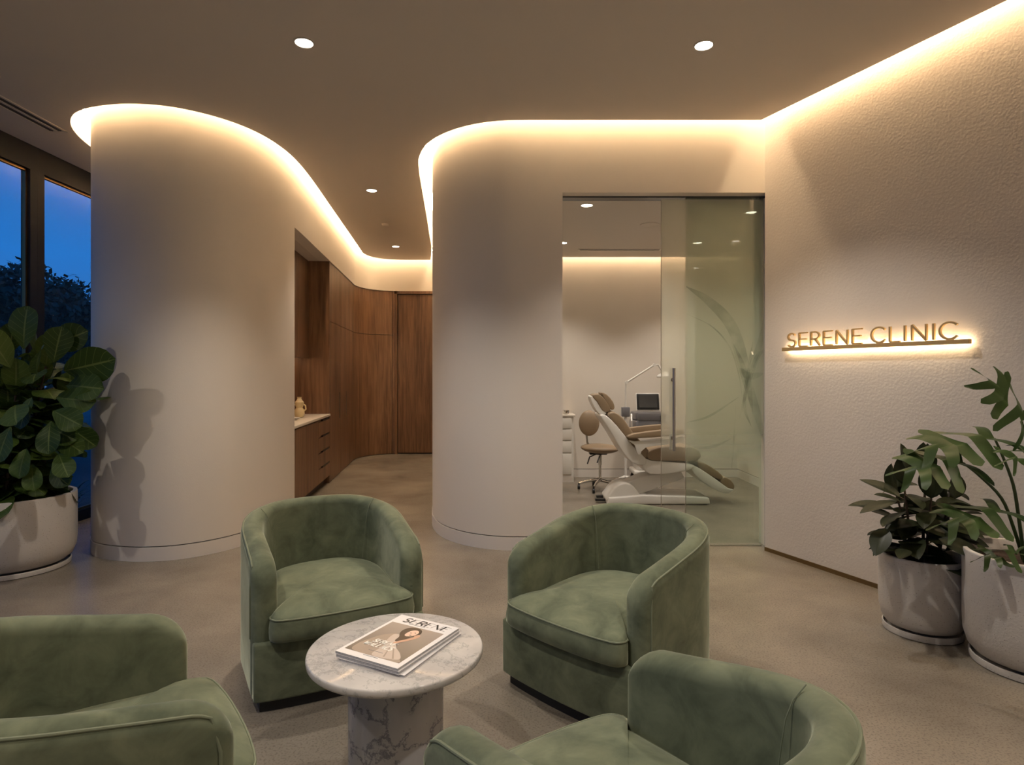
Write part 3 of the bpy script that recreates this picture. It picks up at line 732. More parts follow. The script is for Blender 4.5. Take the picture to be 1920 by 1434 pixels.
# ------------------------------------------------------------------ barrel chairs
HW, YF, YB = .385, -.36, .385
def plan(n=44):
    "outer U line: from the left arm front, round the back, to the right arm front"
    P = []
    for i in range(10): P.append(Vector((-HW+.012*(1-i/10), YF+(0-YF)*i/10)))
    for i in range(n+1):
        a = PI-PI*i/n; c, s = math.cos(a), math.sin(a); e = 2/2.35
        P.append(Vector((HW*math.copysign(abs(c)**e, c), YB*abs(s)**e)))
    for i in range(9, -1, -1): P.append(Vector((HW-.012*(1-i/10), YF+(0-YF)*i/10)))
    return P
def resample(P, n):
    L = LEN(P); return [cut(P, L*i/n, L*i/n+1e-4)[0] if i < n else P[-1] for i in range(n+1)]
def tri_profile(d0=.0):
    pass
def make_chair():
    root = thing('barrel_armchair', 'x', 'armchair', (0, 0, 0), 0, 'green velvet barrel armchairs round the marble table')
    raw = plan(); Lr = LEN(raw)
    # denser samples near the arm ends
    S = [0, .003, .008, .016, .028, .042, .06, .08, .10, .13, .17, .22]
    mid = [.22+(Lr-.44)*i/46 for i in range(1, 46)]
    S = S+mid+[Lr-s for s in reversed(S)]
    P = [cut(raw, min(s, Lr-1e-4), min(s+1e-4, Lr))[0] for s in S]
    n = len(P); T = []
    nrm = []
    for i in range(n):
        t = (P[min(i+1, n-1)]-P[max(i-1, 0)]).normalized(); nrm.append(Vector((t.y, -t.x)))   # right of travel = inwards
    V = []; Fc = []; K = 0; top_out = []; side_out = []
    zb = .052
    for i in range(n):
        s = min(S[i], Lr-S[i]); u = min(1, s/(Lr/2))
        hh = .615+.125*(math.sin(PI/2*min(1, u*1.15))**1.3)
        R = .11
        if s < R: hh -= R-math.sqrt(max(0, R*R-(R-s)**2))
        th = .088+.018*(1-u)
        rr = .045
        full = th
        if s < rr: th = th*math.sqrt(max(.02, 1-((rr-s)/rr)**2))
        cen_off = full/2
        # inner face leans back a little towards the top
        lean = .03*u
        sec = []
        o0 = cen_off-th/2; o1 = cen_off+th/2
        r = th/2
        sec.append((o0+.006, zb)); sec.append((o0, zb+.02)); sec.append((o0-.0, .3)); sec.append((o0, hh-r*1.0-.05))
        for k in range(0, 11):
            a = PI*k/10
            sec.append((cen_off-math.cos(a)*r, hh-r*.85+math.sin(a)*r*.85))
        sec.append((o1+lean*.3, hh-r-.08)); sec.append((o1+lean, .42)); sec.append((o1+lean, .27))
        q = P[i]; nn = nrm[i]
        for (o, z) in sec: V.append((q.x+nn.x*o, q.y+nn.y*o, z))
        side_out.append(Vector((q.x+nn.x*(o0-.001), q.y+nn.y*(o0-.001), 0)))
        K = len(sec); top_out.append(Vector((q.x+nn.x*(cen_off-math.cos(PI*.2)*r*1.02), q.y+nn.y*(cen_off-math.cos(PI*.2)*r*1.02), hh-r*.85+math.sin(PI*.2)*r*.87)))
    for i in range(n-1):
        for k in range(K-1): Fc.append((i*K+k, i*K+k+1, (i+1)*K+k+1, (i+1)*K+k))
        Fc.append((i*K+K-1, i*K, (i+1)*K, (i+1)*K+K-1))
    Fc.append(tuple(range(K))[::-1]); Fc.append(tuple((n-1)*K+k for k in range(K)))
    m = MB(); m.add(V, Fc); m.build('shell', M['velvet'], root, smooth=50)
    # piping along the outer rim, down the arm fronts
    pp = top_out[6:-6]
    a = side_out[5]; b = side_out[-6]
    front = [Vector((a.x, a.y-.001, z)) for z in (.30, .36, .42, .47, .51)]
    back = [Vector((b.x, b.y-.001, z)) for z in (.51, .47, .42, .36, .30)]
    m = MB(); m.tube(front+pp+back, .0042, 8); m.build('piping', M['piping'], root)
    # vertical seams on the inner back
    for fr_ in (.33, .67):
        m = MB()
        i = int(n*fr_); q = P[i]; nn = nrm[i]
        pts = []
        for (o, z) in ((.145, .43), (.135, .5), (.122, .60), (.112, .66), (.095, .70), (.065, .732)):
            pts.append((q.x+nn.x*(o), q.y+nn.y*(o), z))
        m.tube(pts, .0016, 6)
        m.build('seam', M['piping'], root)
    # base
    inner = offset(list(reversed(raw)), .004)       # shrink a touch
    inner = [Vector((p.x, p.y)) for p in offset(raw, -.006)]
    fl = []
    x0, x1 = inner[0], inner[-1]
    for i in range(13):
        u = i/12; x = x1.x+(x0.x-x1.x)*u; y = YF-.012-.028*math.sin(PI*u)**.7
        fl.append(Vector((x, y)))
    base = inner+fl[0:]
    m = MB(); m.prism(base, .05, .292); m.build('base', M['velvet'], root, bevel=.010, smooth=50)
    pl = [p*.93 for p in base]; m = MB(); m.prism(pl, 0, .049); m.build('plinth', M['plinth'], root)
    # cushion
    cx, cy = 0, -.055
    bound = []
    IN = .108
    rc = offset(raw, -IN)
    rcl = resample([p for p in rc], 40)
    bl = [Vector((p.x, max(p.y, YF+.03))) for p in rcl]
    fx = .305
    fr2 = [Vector((fx-.045*0, YF-.01)), Vector((fx-.006, YF-.045)), Vector((fx-.04, YF-.068)), Vector((fx*.5, YF-.083)), Vector((0, YF-.088)), Vector((-fx*.5, YF-.083)), Vector((-fx+.04, YF-.068)), Vector((-fx+.006, YF-.045)), Vector((-fx, YF-.01))]
    loop = bl+fr2
    loop = loop+[loop[0]]
    cl = catmull([tuple(p) for p in loop], 2)[:-1]
    c = Vector((0, -.06)); nb_ = len(cl); V = []; Fc = []
    rings = [(.12, .452), (.3, .451), (.5, .447), (.68, .440), (.82, .430), (.91, .420), (.965, .410), (.99, .400), (1.0, .385), (1.012, .36), (1.014, .335), (1.008, .312), (.99, .300), (.95, .294), (.6, .292)]
    for (k, z) in rings:
        for p in cl:
            q = c+(p-c)*k
            fz = -.012*max(0, (-q.y-.1)/.36)*(z > .35)
            V.append((q.x, q.y, z+fz+.004*noise.noise(Vector((q.x*5, q.y*5, 0)))*(z > .42)))
    nr = len(rings)
    for i in range(nr-1):
        for j in range(nb_): Fc.append((i*nb_+j, i*nb_+(j+1) % nb_, (i+1)*nb_+(j+1) % nb_, (i+1)*nb_+j))
    Fc.append(tuple(range(nb_))); Fc.append(tuple((nr-1)*nb_+j for j in range(nb_)))
    m = MB(); m.add(V, Fc); cu = m.build('seat_cushion', M['velvet'], root, smooth=60)
    m = MB(); ring = [Vector(V[7*nb_+j])+Vector((0, 0, .002)) for j in range(nb_)]; ring = [Vector((p.x*1.004, p.y*1.002, p.z)) for p in ring]
    m.tube(ring, .0036, 6, closed=True); m.build('cushion_piping', M['piping'], cu)
    return root
ch = make_chair()
TBL = Vector((-.399, 2.115))
def face(o, c, f):
    o.location = (c[0], c[1], 0); o.rotation_euler = (0, 0, math.atan2(f[1], f[0])+PI/2)
CH_SPOTS = [((-.905, 3.0), (.47, -.88), 'green velvet barrel armchair in front of the left curved wall, facing the marble table'),
            ((.478, 2.79), (-.70, -.715), 'green velvet barrel armchair in front of the centre column and glass door'),
            ((-1.165, 1.55), (.80, .60), 'green velvet barrel armchair cut off by the lower left corner, near the fig pot side'),
            ((.295, 1.31), (-.57, .82), 'green velvet barrel armchair seen from behind its arm, nearest the sign wall')]
for i, (c, f, lab) in enumerate(CH_SPOTS):
    o = ch if i == 0 else copy_tree(ch)
    face(o, c, f); o['label'] = lab

# ------------------------------------------------------------------ marble table and magazines
TZT = .46
tb = thing('marble_side_table', 'round white marble side table with a thick marble column, between the green chairs', 'table', (TBL.x, TBL.y, 0))
R = .298
m = MB(); m.lathe([(.0001, TZT-.027), (R-.006, TZT-.027), (R-.001, TZT-.022), (R, TZT-.018), (R, TZT-.006), (R-.002, TZT-.002), (R-.006, TZT), (.0001, TZT)], 96); m.build('tabletop', M['marble'], tb, smooth=40)
# two-lobed pedestal column
pts = []
for i in range(96):
    a = 2*PI*i/96; r = .150+.012*abs(math.sin(a*2+.62*2))**.45
    pts.append(Vector((r*math.cos(a), r*math.sin(a))))
m = MB(); m.prism(pts, 0, TZT-.0275); m.build('pedestal', M['marble_ped'], tb, smooth=20)

MU = Vector((.476, .879)).normalized(); MR = Vector((MU.y, -MU.x))
mc = Vector((-.385, 2.108)); MW, MH = .258, .345
mang = math.atan2(MR.y, MR.x)
def magazine(name, label, c, z, th, da, group='magazines on the marble table'):
    t = thing(name, label, 'magazine', (c.x, c.y, z), mang+da, group)
    m = MB(); m.box(-MW/2+.001, MW/2-.0015, -MH/2+.001, MH/2-.001, .0006, th-.0006); m.build('pages', M['pages'], t, smooth=0)
    m = MB(); m.box(-MW/2, MW/2, -MH/2, MH/2, th-.0006, th); m.build('front_cover', M['paper'], t, smooth=0)
    m = MB(); m.box(-MW/2, MW/2, -MH/2, MH/2, 0, .0006); m.box(-MW/2-.0006, -MW/2, -MH/2, MH/2, 0, th); m.build('back_cover', M['paper'], t, smooth=0)
    return t
magazine('magazine', 'lowest magazine of the stack on the marble table, turned slightly askew', mc+Vector((.012, -.004)), TZT+.0005, .0075, .045)
magazine('magazine', 'middle magazine of the stack on the marble table', mc+Vector((.003, -.001)), TZT+.0085, .010, .006)
mg = magazine('magazine', 'top magazine titled SERENE with a seated woman in beige on its cover', mc, TZT+.019, .009, 0)
ZT = .009
def cov(name, polys, mat, z):
    m = MB()
    for poly_ in polys:
        n = len(poly_); Vv = [((u-.5)*MW, (v-.5)*MH, ZT+z) for u, v in poly_]
        m.add(Vv, [tuple(range(n))])
    o = m.build(name, mat, mg, smooth=0, recalc=False)
    for p_ in o.data.polygons:
        if p_.normal.z < 0: p_.flip()
    return o
def taupe():
    m, nt, b = new_mat('cover photo backdrop'); tc = N(nt, 'ShaderNodeTexCoord'); sx = N(nt, 'ShaderNodeSeparateXYZ'); nt.links.new(tc.outputs['Object'], sx.inputs[0])
    mr = N(nt, 'ShaderNodeMapRange'); mr.inputs['From Min'].default_value = -.17; mr.inputs['From Max'].default_value = .12; nt.links.new(sx.outputs['Y'], mr.inputs['Value'])
    r = N(nt, 'ShaderNodeValToRGB'); e = r.color_ramp.elements; e[0].color = (.11, .085, .065, 1); e[1].color = (.36, .30, .26, 1)
    nt.links.new(mr.outputs[0], r.inputs['Fac']); nt.links.new(r.outputs['Color'], b.inputs['Base Color']); b.inputs['Roughness'].default_value = .35; return m
def smooth_poly(P, n=6):
    P = P+[P[0]]; return [tuple(p) for p in catmull(P, n)[:-1]]
def sp_closed(P, n=6):
    k = len(P); Q = [Vector(p) for p in P]; out = []
    for i in range(k):
        p0, p1, p2, p3 = Q[i-1], Q[i], Q[(i+1) % k], Q[(i+2) % k]
        for j in range(n):
            t = j/n; v = .5*((2*p1)+(-p0+p2)*t+(2*p0-5*p1+4*p2-p3)*t*t+(-p0+3*p1-3*p2+p3)*t**3); out.append((v.x, v.y))
    return out
cov('cover_photo', [[(.045, .085), (.93, .085), (.93, .80), (.045, .80)]], taupe(), .0001)
skin = flat('printed skin', (.62, .36, .24, 1)); skl = flat('printed skin light', (.80, .55, .42, 1)); hair = flat('printed hair', (.045, .022, .012, 1))
dress = flat('printed dress', (.36, .28, .22, 1)); dress2 = flat('printed dress light', (.58, .48, .41, 1))
cov('cover_dress', [sp_closed([(.16, .10), (.10, .22), (.14, .36), (.20, .48), (.30, .56), (.42, .58), (.50, .52), (.53, .42), (.60, .34), (.74, .26), (.86, .16), (.90, .09), (.5, .088)])], dress, .00025)
cov('cover_dress_light', [sp_closed([(.34, .56), (.44, .57), (.50, .50), (.53, .42), (.62, .33), (.78, .24), (.86, .14), (.60, .09), (.46, .12), (.44, .30), (.36, .44)])], dress2, .0004)
cov('cover_hair', [sp_closed([(.39, .60), (.36, .68), (.40, .76), (.50, .785), (.60, .76), (.655, .69), (.64, .62), (.60, .57), (.57, .50), (.52, .44), (.47, .45), (.45, .53)])], hair, .00055)
cov('cover_face', [sp_closed([(.475, .60), (.47, .67), (.50, .72), (.56, .735), (.61, .70), (.615, .64), (.58, .595), (.52, .575)])], skl, .0007)
cov('cover_arm', [sp_closed([(.50, .42), (.54, .40), (.66, .53), (.70, .62), (.66, .66), (.62, .62), (.63, .57)])], skin, .0007)
cov('cover_features', [sp_closed([(.505, .655), (.52, .663), (.535, .655), (.52, .650)], 3), sp_closed([(.56, .675), (.575, .683), (.59, .674), (.575, .670)], 3), sp_closed([(.535, .612), (.555, .620), (.575, .614), (.555, .605)], 3)], hair, .00085)
cov('cover_cloth_folds', [[(.60, .30), (.61, .31), (.80, .13), (.78, .12)], [(.52, .34), (.53, .35), (.66, .12), (.64, .115)], [(.30, .50), (.31, .51), (.22, .24), (.205, .25)]], dress, .00055)
def cov_text(name, s, x0, x1, y, h, mat, w, z, slant=.22, hi=1.7, lo=.35, gap=.28):
    m = MB(); n = len(s); W_ = {'I': .25, 'E': .62, 'L': .6, 'S': .62, 'R': .75, 'N': .85, 'C': .8, 'A': .8, 'W': 1.1, ' ': .4}
    tot = sum(W_[c] for c in s)+gap*(n-1); k = (x1-x0)/tot; x = x0
    for c in s:
        for pts, kk in glyph(c):
            thin = kk < .85 or (c == 'N' and kk < 1)
            PP = [(x+a*W_[c]*k+slant*b*h, y+b*h) for a, b in pts]
            stroke(m, PP, w*(lo if thin else hi), ZT+z, ZT+z+.0002, lambda X, Z, d: (X, Z, d))
        x += (W_[c]+gap)*k
    return m.build(name, mat, mg, smooth=0)
ink = flat('printed black ink', (.01, .01, .01, 1)); wink = flat('printed cream ink', (.9, .86, .78, 1)); gink = flat('printed grey ink', (.35, .33, .32, 1))
cov_text('title_text', 'SERENE', -.088, .100, .122, .034, ink, .0040, .0002)
cov_text('cover_line', 'SERENE', -.070, .020, -.060, .022, wink, .0036, .0011, hi=1.4, lo=.7)
cov_text('cover_line', 'WALLACS', -.088, .030, -.090, .024, wink, .0040, .0011, hi=1.4, lo=.7)
for (a, b, y) in ((-.05, .02, .114), (-.06, -.02, -.048), (-.04, .02, -.114), (-.03, .03, -.150)): m = MB(); m.box(a, b, y, y+.0012, ZT+.0002, ZT+.0012); m.build('small_print', gink, mg, smooth=0)

# ------------------------------------------------------------------ potted plants
def leaf(mb, uvs, base, direction, up, L, Wd, shape, droop=.3, fold=.25, wave=.0, nu=10, nv=6, roll=0, tipdroop=0):
    d = Vector(direction).normalized(); u = Vector(up); s = d.cross(u)
    if s.length < 1e-3: s = d.cross(Vector((1, 0, 0)))
    s.normalize(); n = s.cross(d).normalized()
    if roll: q = Matrix.Rotation(roll, 3, d); s = q @ s; n = q @ n
    pos = Vector(base); V = []; o = len(mb.v); ph = random.random()*6
    cur = d.copy(); step = L/nu; rows = []
    for i in range(nu+1):
        t = i/nu; w = Wd*shape(t)/2
        nn = s.cross(cur).normalized()
        for j in range(nv+1):
            v = j/nv*2-1
            z = abs(v)*fold*w+wave*math.sin(t*11+ph+v*2)*Wd*abs(v)
            V.append(pos+s*(v*w)+nn*z); uvs.append((t, (v+1)/2))
        ax = s; cur = Matrix.Rotation(-(droop+tipdroop*t)/nu, 3, ax) @ cur
        pos = pos+cur*step
    Fc = []
    for i in range(nu):
        for j in range(nv):
            a = i*(nv+1)+j; Fc.append((a, a+1, a+nv+2, a+nv+1))
    mb.add(V, Fc); return pos
def finish_leaves(mb, uvs, name, mat, parent):
    o = mb.build(name, mat, parent, smooth=60, recalc=False)
    uv = o.data.uv_layers.new(name='UVMap')
    for l in o.data.loops: uv.data[l.index].uv = uvs[l.vertex_index]
    return o
sh_fig = lambda t: max(.02, (math.sin(PI*min(1, t**1.15*1.0))**.55)*(.62+.55*t)) if t < .999 else .05
sh_rub = lambda t: max(.02, math.sin(PI*t**.9)**.75)
def pot(root, r, h, foot=.9, saucer=True):
    m = MB(); 
    m.lathe([(.0001, .035), (r*.72, .035), (r*.84, .045), (r*.93, .075), (r*.985, .13), (r, .2), (r*1.0, h-.01), (r*.995, h-.002), (r*.985, h), (r*.93, h), (r*.92, h-.005), (r*.91, h-.06), (.0001, h-.06)], 64)
    m.build('pot', M['pot'], root, smooth=45)
    m = MB(); m.lathe([(.0001, 0), (r*.86, 0), (r*.90, .004), (r*.91, .03), (r*.905, .036), (r*.88, .036), (r*.87, .012), (.0001, .012)], 64); m.build('saucer', M['pot'], root, smooth=45)
    m = MB(); m.lathe([(.0001, h-.045), (r*.3, h-.04), (r*.6, h-.048), (r*.918, h-.055)], 40)
    m.build('soil', M['soil'], root)

# fiddle leaf fig
fg = thing('potted_fiddle_leaf_fig', 'large fiddle leaf fig in a pale stone pot beside the dark window', 'potted plant', (-3.60, 4.42, 0))
pot(fg, .385, .53)
random.seed(11)
mb = MB(); uvs = []; st = MB()
stems = [((.10, -.05), (.30, -.08), 1.45), ((.12, .02), (.34, .10), 1.18), ((.05, -.12), (.2, -.22), 1.25), ((-.08, -.14), (-.05, -.28), 1.35), ((0, 0), (-.05, .03), 1.55), ((.08, .05), (.22, -.05), 1.30), ((-.1, -.03), (-.22, -.12), 1.42), ((.02, -.1), (.12, -.18), 1.12), ((0, .1), (0.05, .2), 1.38)]
for (b, tpt, ht) in stems:
    pts = [Vector((b[0]+(tpt[0]-b[0])*k**1.2, b[1]+(tpt[1]-b[1])*k**1.2, .48+(ht-.48)*k)) for k in [i/6 for i in range(7)]]
    st.tube(pts, [.014-.008*i/6 for i in range(7)], 8)
    nl = int((ht-.5)*36)
    for k in range(nl):
        f = (k+.3)/nl; p = pts[0].lerp(pts[-1], f); p = Vector((b[0]+(tpt[0]-b[0])*f**1.2, b[1]+(tpt[1]-b[1])*f**1.2, .5+(ht-.5)*f))
        a = k*2.4+ht*7+random.uniform(-.4, .4)
        el = random.uniform(-.25, .55)+.35*f
        dr = Vector((math.cos(a)*math.cos(el), math.sin(a)*math.cos(el), math.sin(el)))
        L = random.uniform(.20, .30)*(1-.1*f)
        q = p+dr*.035; st.tube([p, q], .004, 6)
        if fg.location.x+p.x+dr.x*L < WIN_X+.07:
            dr.x = abs(dr.x)*.3; dr.normalize()
        leaf(mb, uvs, q, dr, (0, 0, 1), L, L*random.uniform(.62, .78), sh_fig, droop=random.uniform(.3, 1.2), fold=random.uniform(-.25, .25), wave=.035, nu=12, nv=8, roll=random.uniform(-.6, .6))
    for k in range(3):
        a = k*2.1+ht; dr = Vector((math.cos(a)*.5, math.sin(a)*.5, .9))
        leaf(mb, uvs, pts[-1], dr, (math.cos(a), math.sin(a), .2), random.uniform(.2, .27), .17, sh_fig, droop=.5, fold=.2, wave=.03, nu=12, nv=8)
# leaves seen clearly in the photograph
for (px, py, Y, dx, dy, dz, L, rl) in ((45, 655, 4.2, .1, -.2, 1, .30, .2), (20, 690, 4.1, -.3, -.3, .9, .30, .5), (100, 680, 4.25, .25, -.1, .85, .26, .9), (120, 695, 4.2, .9, -.2, .15, .37, 1.2),
                                   (125, 722, 4.2, 1, -.3, -.05, .28, .7), (60, 745, 4.0, -.1, -.5, -.8, .22, .2), (95, 790, 4.0, .2, -.5, -.9, .22, 0), (50, 840, 4.0, 0, -.5, -.9, .2, 0), (110, 850, 4.05, .5, -.4, -.5, .2, 0),
                                   (85, 655, 4.3, .7, .0, .35, .30, .9), (90, 800, 4.1, .8, -.2, -.3, .22, .5), (60, 870, 4.0, .3, -.4, -.8, .18, 0), (105, 745, 4.15, 1, -.1, -.1, .26, .8), (100, 770, 4.1, .9, -.3, -.35, .24, .5), (105, 815, 4.1, .9, -.2, -.5, .22, .4),
                                   (20, 800, 4.0, -.1, -.5, -.9, .24, 0), (130, 700, 4.3, .9, .1, .5, .24, .6), (70, 700, 4.05, .3, -.5, .5, .26, .4), (30, 760, 4.0, .4, -.6, -.2, .26, .2), (95, 880, 4.05, .7, -.3, -.4, .18, .3), (130, 800, 4.25, .8, 0, -.6, .22, .4)):
    p = at(px, py, Y)-Vector(fg.location)
    leaf(mb, uvs, p, (dx, dy, dz), (0, -.6, .8), L, L*.72, sh_fig, droop=.35, fold=.15, wave=.03, nu=12, nv=8, roll=rl)
finish_leaves(mb, uvs, 'foliage', M['fig'], fg)
st.build('stem', M['bark'], fg)

# rubber plant
rb = thing('potted_rubber_plant', 'dark leaved rubber plant in the smaller pale stone pot against the sign wall', 'potted plant', (2.235, 3.34, 0))
pot(rb, .209, .42)
random.seed(5)
mb = MB(); uvs = []; st = MB()
for (bx, by, tx, ty, ht) in ((-.05, 0, -.12, -.03, .80), (.02, .03, .05, .05, .84), (.06, -.03, .14, .0, .70), (-.02, -.05, -.02, -.10, .74), (0, .06, -.08, .1, .72)):
    pts = [Vector((bx+(tx-bx)*i/5, by+(ty-by)*i/5, .37+(ht-.37)*i/5)) for i in range(6)]
    st.tube(pts, [.009-.004*i/5 for i in range(6)], 8)
    nl = 12
    for k in range(nl):
        f = .12+.82*k/nl; p = pts[0].lerp(pts[-1], f); a = k*2.4+bx*60
        el = random.uniform(-.1, .5); dr = Vector((math.cos(a)*math.cos(el), math.sin(a)*math.cos(el), math.sin(el)))
        q = p+dr*.03; st.tube([p, q], .003, 6); L = random.uniform(.17, .24)
        if (Vector((rb.location.x+q.x+dr.x*L, rb.location.y+q.y+dr.y*L))-R0).dot(NR) > -.04: dr = dr-Vector((NR.x, NR.y, 0))*1.0; dr.normalize()
        leaf(mb, uvs, q, dr, (0, 0, 1), L, L*.50, sh_rub, droop=random.uniform(.1, .7), fold=random.uniform(.1, .35), nu=10, nv=6, roll=random.uniform(-.5, .5))
    for k in range(2):
        a = k*PI+ht*9; leaf(mb, uvs, pts[-1], (math.cos(a)*.35, math.sin(a)*.35, 1), (math.cos(a), math.sin(a), .1), .18, .09, sh_rub, droop=.3, fold=.4)
for (px, py, Y, dx, dy, dz, L, w) in ((1680, 940, 3.2, -1, -.2, -.12, .22, .075), (1690, 940, 3.3, -.9, 0, .35, .15, .07), (1660, 990, 3.15, -.6, -.5, -.6, .17, .10), (1790, 935, 3.25, .1, -.1, 1, .14, .10), (1770, 985, 3.15, 1, -.2, -.35, .2, .06),
                               (1790, 1000, 3.15, 1, -.2, -.3, .18, .06), (1700, 880, 3.25, -.1, 0, 1, .14, .08), (1760, 1010, 3.1, .6, -.4, -.2, .2, .09), (1700, 1030, 3.1, -.5, -.5, .0, .14, .07)):
    p = at(px, py, Y)-Vector(rb.location)
    leaf(mb, uvs, p, (dx, dy, dz), (0, -.5, .85), L, w, sh_rub, droop=.25, fold=.2, nu=10, nv=6, roll=.3)
finish_leaves(mb, uvs, 'foliage', M['rubber'], rb)
st.build('stem', M['bark'], rb)

# monstera
mo = thing('potted_monstera', 'monstera with split leaves in the larger stone pot at the sign wall', 'potted plant', (2.50, 2.93, 0))
pot(mo, .285, .54)
mb = MB(); uvs = []; st = MB()
def monstera(base, d, up, L, droop=.5, roll=0):
    d = Vector(d).normalized(); s = d.cross(Vector(up)).normalized()
    if roll: s = Matrix.Rotation(roll, 3, d) @ s
    rib = []; dirs = []; pos = Vector(base); cur = d.copy(); NN = 40
    for i in range(NN+1):
        rib.append(pos.copy()); dirs.append(cur.copy()); cur = Matrix.Rotation(-droop/NN, 3, s) @ cur; pos = pos+cur*(L/NN)
    def rp(p):
        x = max(0, min(.9999, p))*NN; i = int(x); return rib[i].lerp(rib[i+1], x-i), dirs[i]
    nl = 5
    for side in (-1, 1):
        for k in range(nl):
            p0 = k/nl; p1 = (k+1)/nl; cpar = (p0+p1)/2; hw = (p1-p0)/2
            rows = 9; cols = 4; V = []; U = []
            for a in range(rows+1):
                w = a/rows
                shrink = 1 if w < .42 else 1-.17*((w-.42)/.58)**.4
                if w > .85: shrink *= max(.12, 1-((w-.85)/.15)**2*.85)
                for b in range(cols+1):
                    p = cpar+hw*shrink*(b/cols*2-1)
                    r, dd = rp(p)
                    wid = L*.62*math.sin(PI*min(1, (.13+.87*cpar)**.8))**.6
                    sweep = .0+.34*cpar
                    if k == 0: sweep = -.28
                    nn = s.cross(dd).normalized()
                    off = s*side*wid*w*.95+dd*L*sweep*w**1.2-nn*(.14*wid*w*w)+nn*.02*math.sin(k*2+w*3)
                    V.append(r+off); U.append((p, .5+side*w*.5))
            uvs.extend(U)
            Fc = [(a*(cols+1)+b, a*(cols+1)+b+1, (a+1)*(cols+1)+b+1, (a+1)*(cols+1)+b) for a in range(rows) for b in range(cols)]
            mb.add(V, Fc)
    return rib[0]
pb = [Vector((-.05, .0, .49)), Vector((-.02, .04, .49)), Vector((.03, -.02, .49)), Vector((.0, -.05, .49)), Vector((.06, .03, .49)), Vector((.05, -.06, .49))]
ML = [((1865, 822, 2.85), (-1, -.12, .05), (0, -.35, 1), .34, .5), ((1806, 868, 2.80), (-1, -.15, .12), (0, -.55, 1), .27, .7), ((1878, 958, 2.72), (-1, -.2, .02), (0, -.3, 1), .27, .5),
      ((1915, 790, 2.72), (-.45, -.35, .6), (0, -.8, .5), .26, .7), ((1925, 852, 2.7), (-.6, -.5, .1), (0, -.5, .8), .17, .6), ((1985, 800, 2.75), (.3, -.5, .4), (0, -.5, .8), .26, .7), ((1905, 1038, 2.72), (-1, -.2, .12), (0, -.3, 1), .16, .5), ((2040, 900, 2.7), (.5, -.6, .2), (0, -.5, .8), .26, .6)]
for i, ((px, py, Y), d, up, L, dr) in enumerate(ML):
    b = at(px, py, Y)-Vector(mo.location); s0 = pb[i % 6]
    mid = s0.lerp(b, .55)+Vector((0, 0, .05)); mid.x = mid.x*.8+s0.x*.2
    st.tube(catmull([s0, s0.lerp(mid, .5)+Vector((0, 0, .02)), mid, mid.lerp(b, .6)+Vector((0, 0, .01)), b], 4), [.0085-.0035*k/16 for k in range(17)], 8)
    monstera(b, d, up, L, dr)
finish_leaves(mb, uvs, 'foliage', M['monst'], mo)
st.build('stem', M['gstem'], mo)

# ------------------------------------------------------------------ treatment room furniture
def XZ(px, py, Y=6.75): v = at(px, py, Y); return (v.x, v.z)
def side_prism(mb, pts, y0, y1):
    n = len(pts); V = [(x, y0, z) for x, z in pts]+[(x, y1, z) for x, z in pts]
    mb.add(V, [tuple(range(n)), tuple(range(n, 2*n))[::-1]]+[(i, n+i, n+(i+1) % n, (i+1) % n) for i in range(n)])
OX = at(1225, 945, 6.75).x
tc_ = thing('treatment_chair', 'reclined tan and white treatment chair behind the sliding glass', 'treatment chair', (OX, 6.75, 0))
def cprof(name, pix, y0, y1, mat, bev, par=tc_, Y=6.75, sm=2):
    pts = [XZ(a, b, Y) for a, b in pix]; pts = [(x-OX, z) for x, z in pts]
    if sm: pts = sp_closed(pts, sm)
    m = MB(); side_prism(m, pts, y0, y1); return m.build(name, mat, par, bevel=bev, smooth=50)
cprof('base_plate', [(1136, 926), (1200, 921), (1290, 924), (1318, 926), (1320, 937.5), (1132, 937.5)], -.22, .22, M['white_pl'], .012, sm=0)
cprof('base_cover', [(1133, 938), (1140, 918), (1152, 905), (1168, 900), (1182, 906), (1194, 922), (1202, 936)], -.17, .17, M['white_pl'], .02)
cprof('lift_arm', [(1160, 905), (1205, 888), (1272, 880), (1278, 893), (1240, 906), (1200, 922), (1180, 925)], -.12, .12, M['white_pl'], .015, sm=0)
cprof('seat_shell', [(1192, 852), (1215, 858), (1275, 862), (1290, 868), (1278, 876), (1240, 882), (1210, 882), (1198, 872)], -.24, .24, M['white_pl'], .015)
cprof('back_shell', [(1120, 777), (1130, 776), (1150, 795), (1178, 830), (1203, 855), (1198, 866), (1178, 862), (1160, 842), (1142, 812), (1128, 790)], -.25, .25, M['white_pl'], .015)
cprof('back_cushion', [(1134, 775), (1146, 770), (1162, 782), (1180, 808), (1200, 830), (1210, 845), (1200, 855), (1178, 832), (1152, 798)], -.235, .235, M['tan'], .02)
cprof('seat_cushion', [(1203, 846), (1212, 838), (1240, 832), (1285, 834), (1300, 842), (1296, 858), (1240, 858), (1210, 857)], -.25, .25, M['tan'], .02)
hr = cprof('headrest_shell', [(1104, 743), (1112, 743), (1124, 755), (1134, 772), (1130, 777), (1120, 774), (1110, 760)], -.12, .12, M['white_pl'], .008)
cprof('headrest_cushion', [(1107, 741), (1120, 738), (1134, 750), (1142, 765), (1136, 772), (1126, 768), (1116, 752)], -.13, .13, M['tan'], .015, par=hr)
cprof('headrest_cushion', [(1124, 736), (1134, 738), (1146, 752), (1149, 764), (1143, 767), (1134, 754)], -.13, .13, M['tan'], .012, par=hr)
cprof('leg_shell', [(1285, 866), (1300, 872), (1330, 892), (1352, 908), (1362, 910), (1352, 917), (1335, 914), (1308, 898), (1290, 882)], -.23, .23, M['white_pl'], .012)
cprof('leg_cushion', [(1296, 862), (1312, 864), (1334, 878), (1343, 888), (1338, 893), (1318, 884), (1300, 872)], -.22, .22, M['tan'], .015)
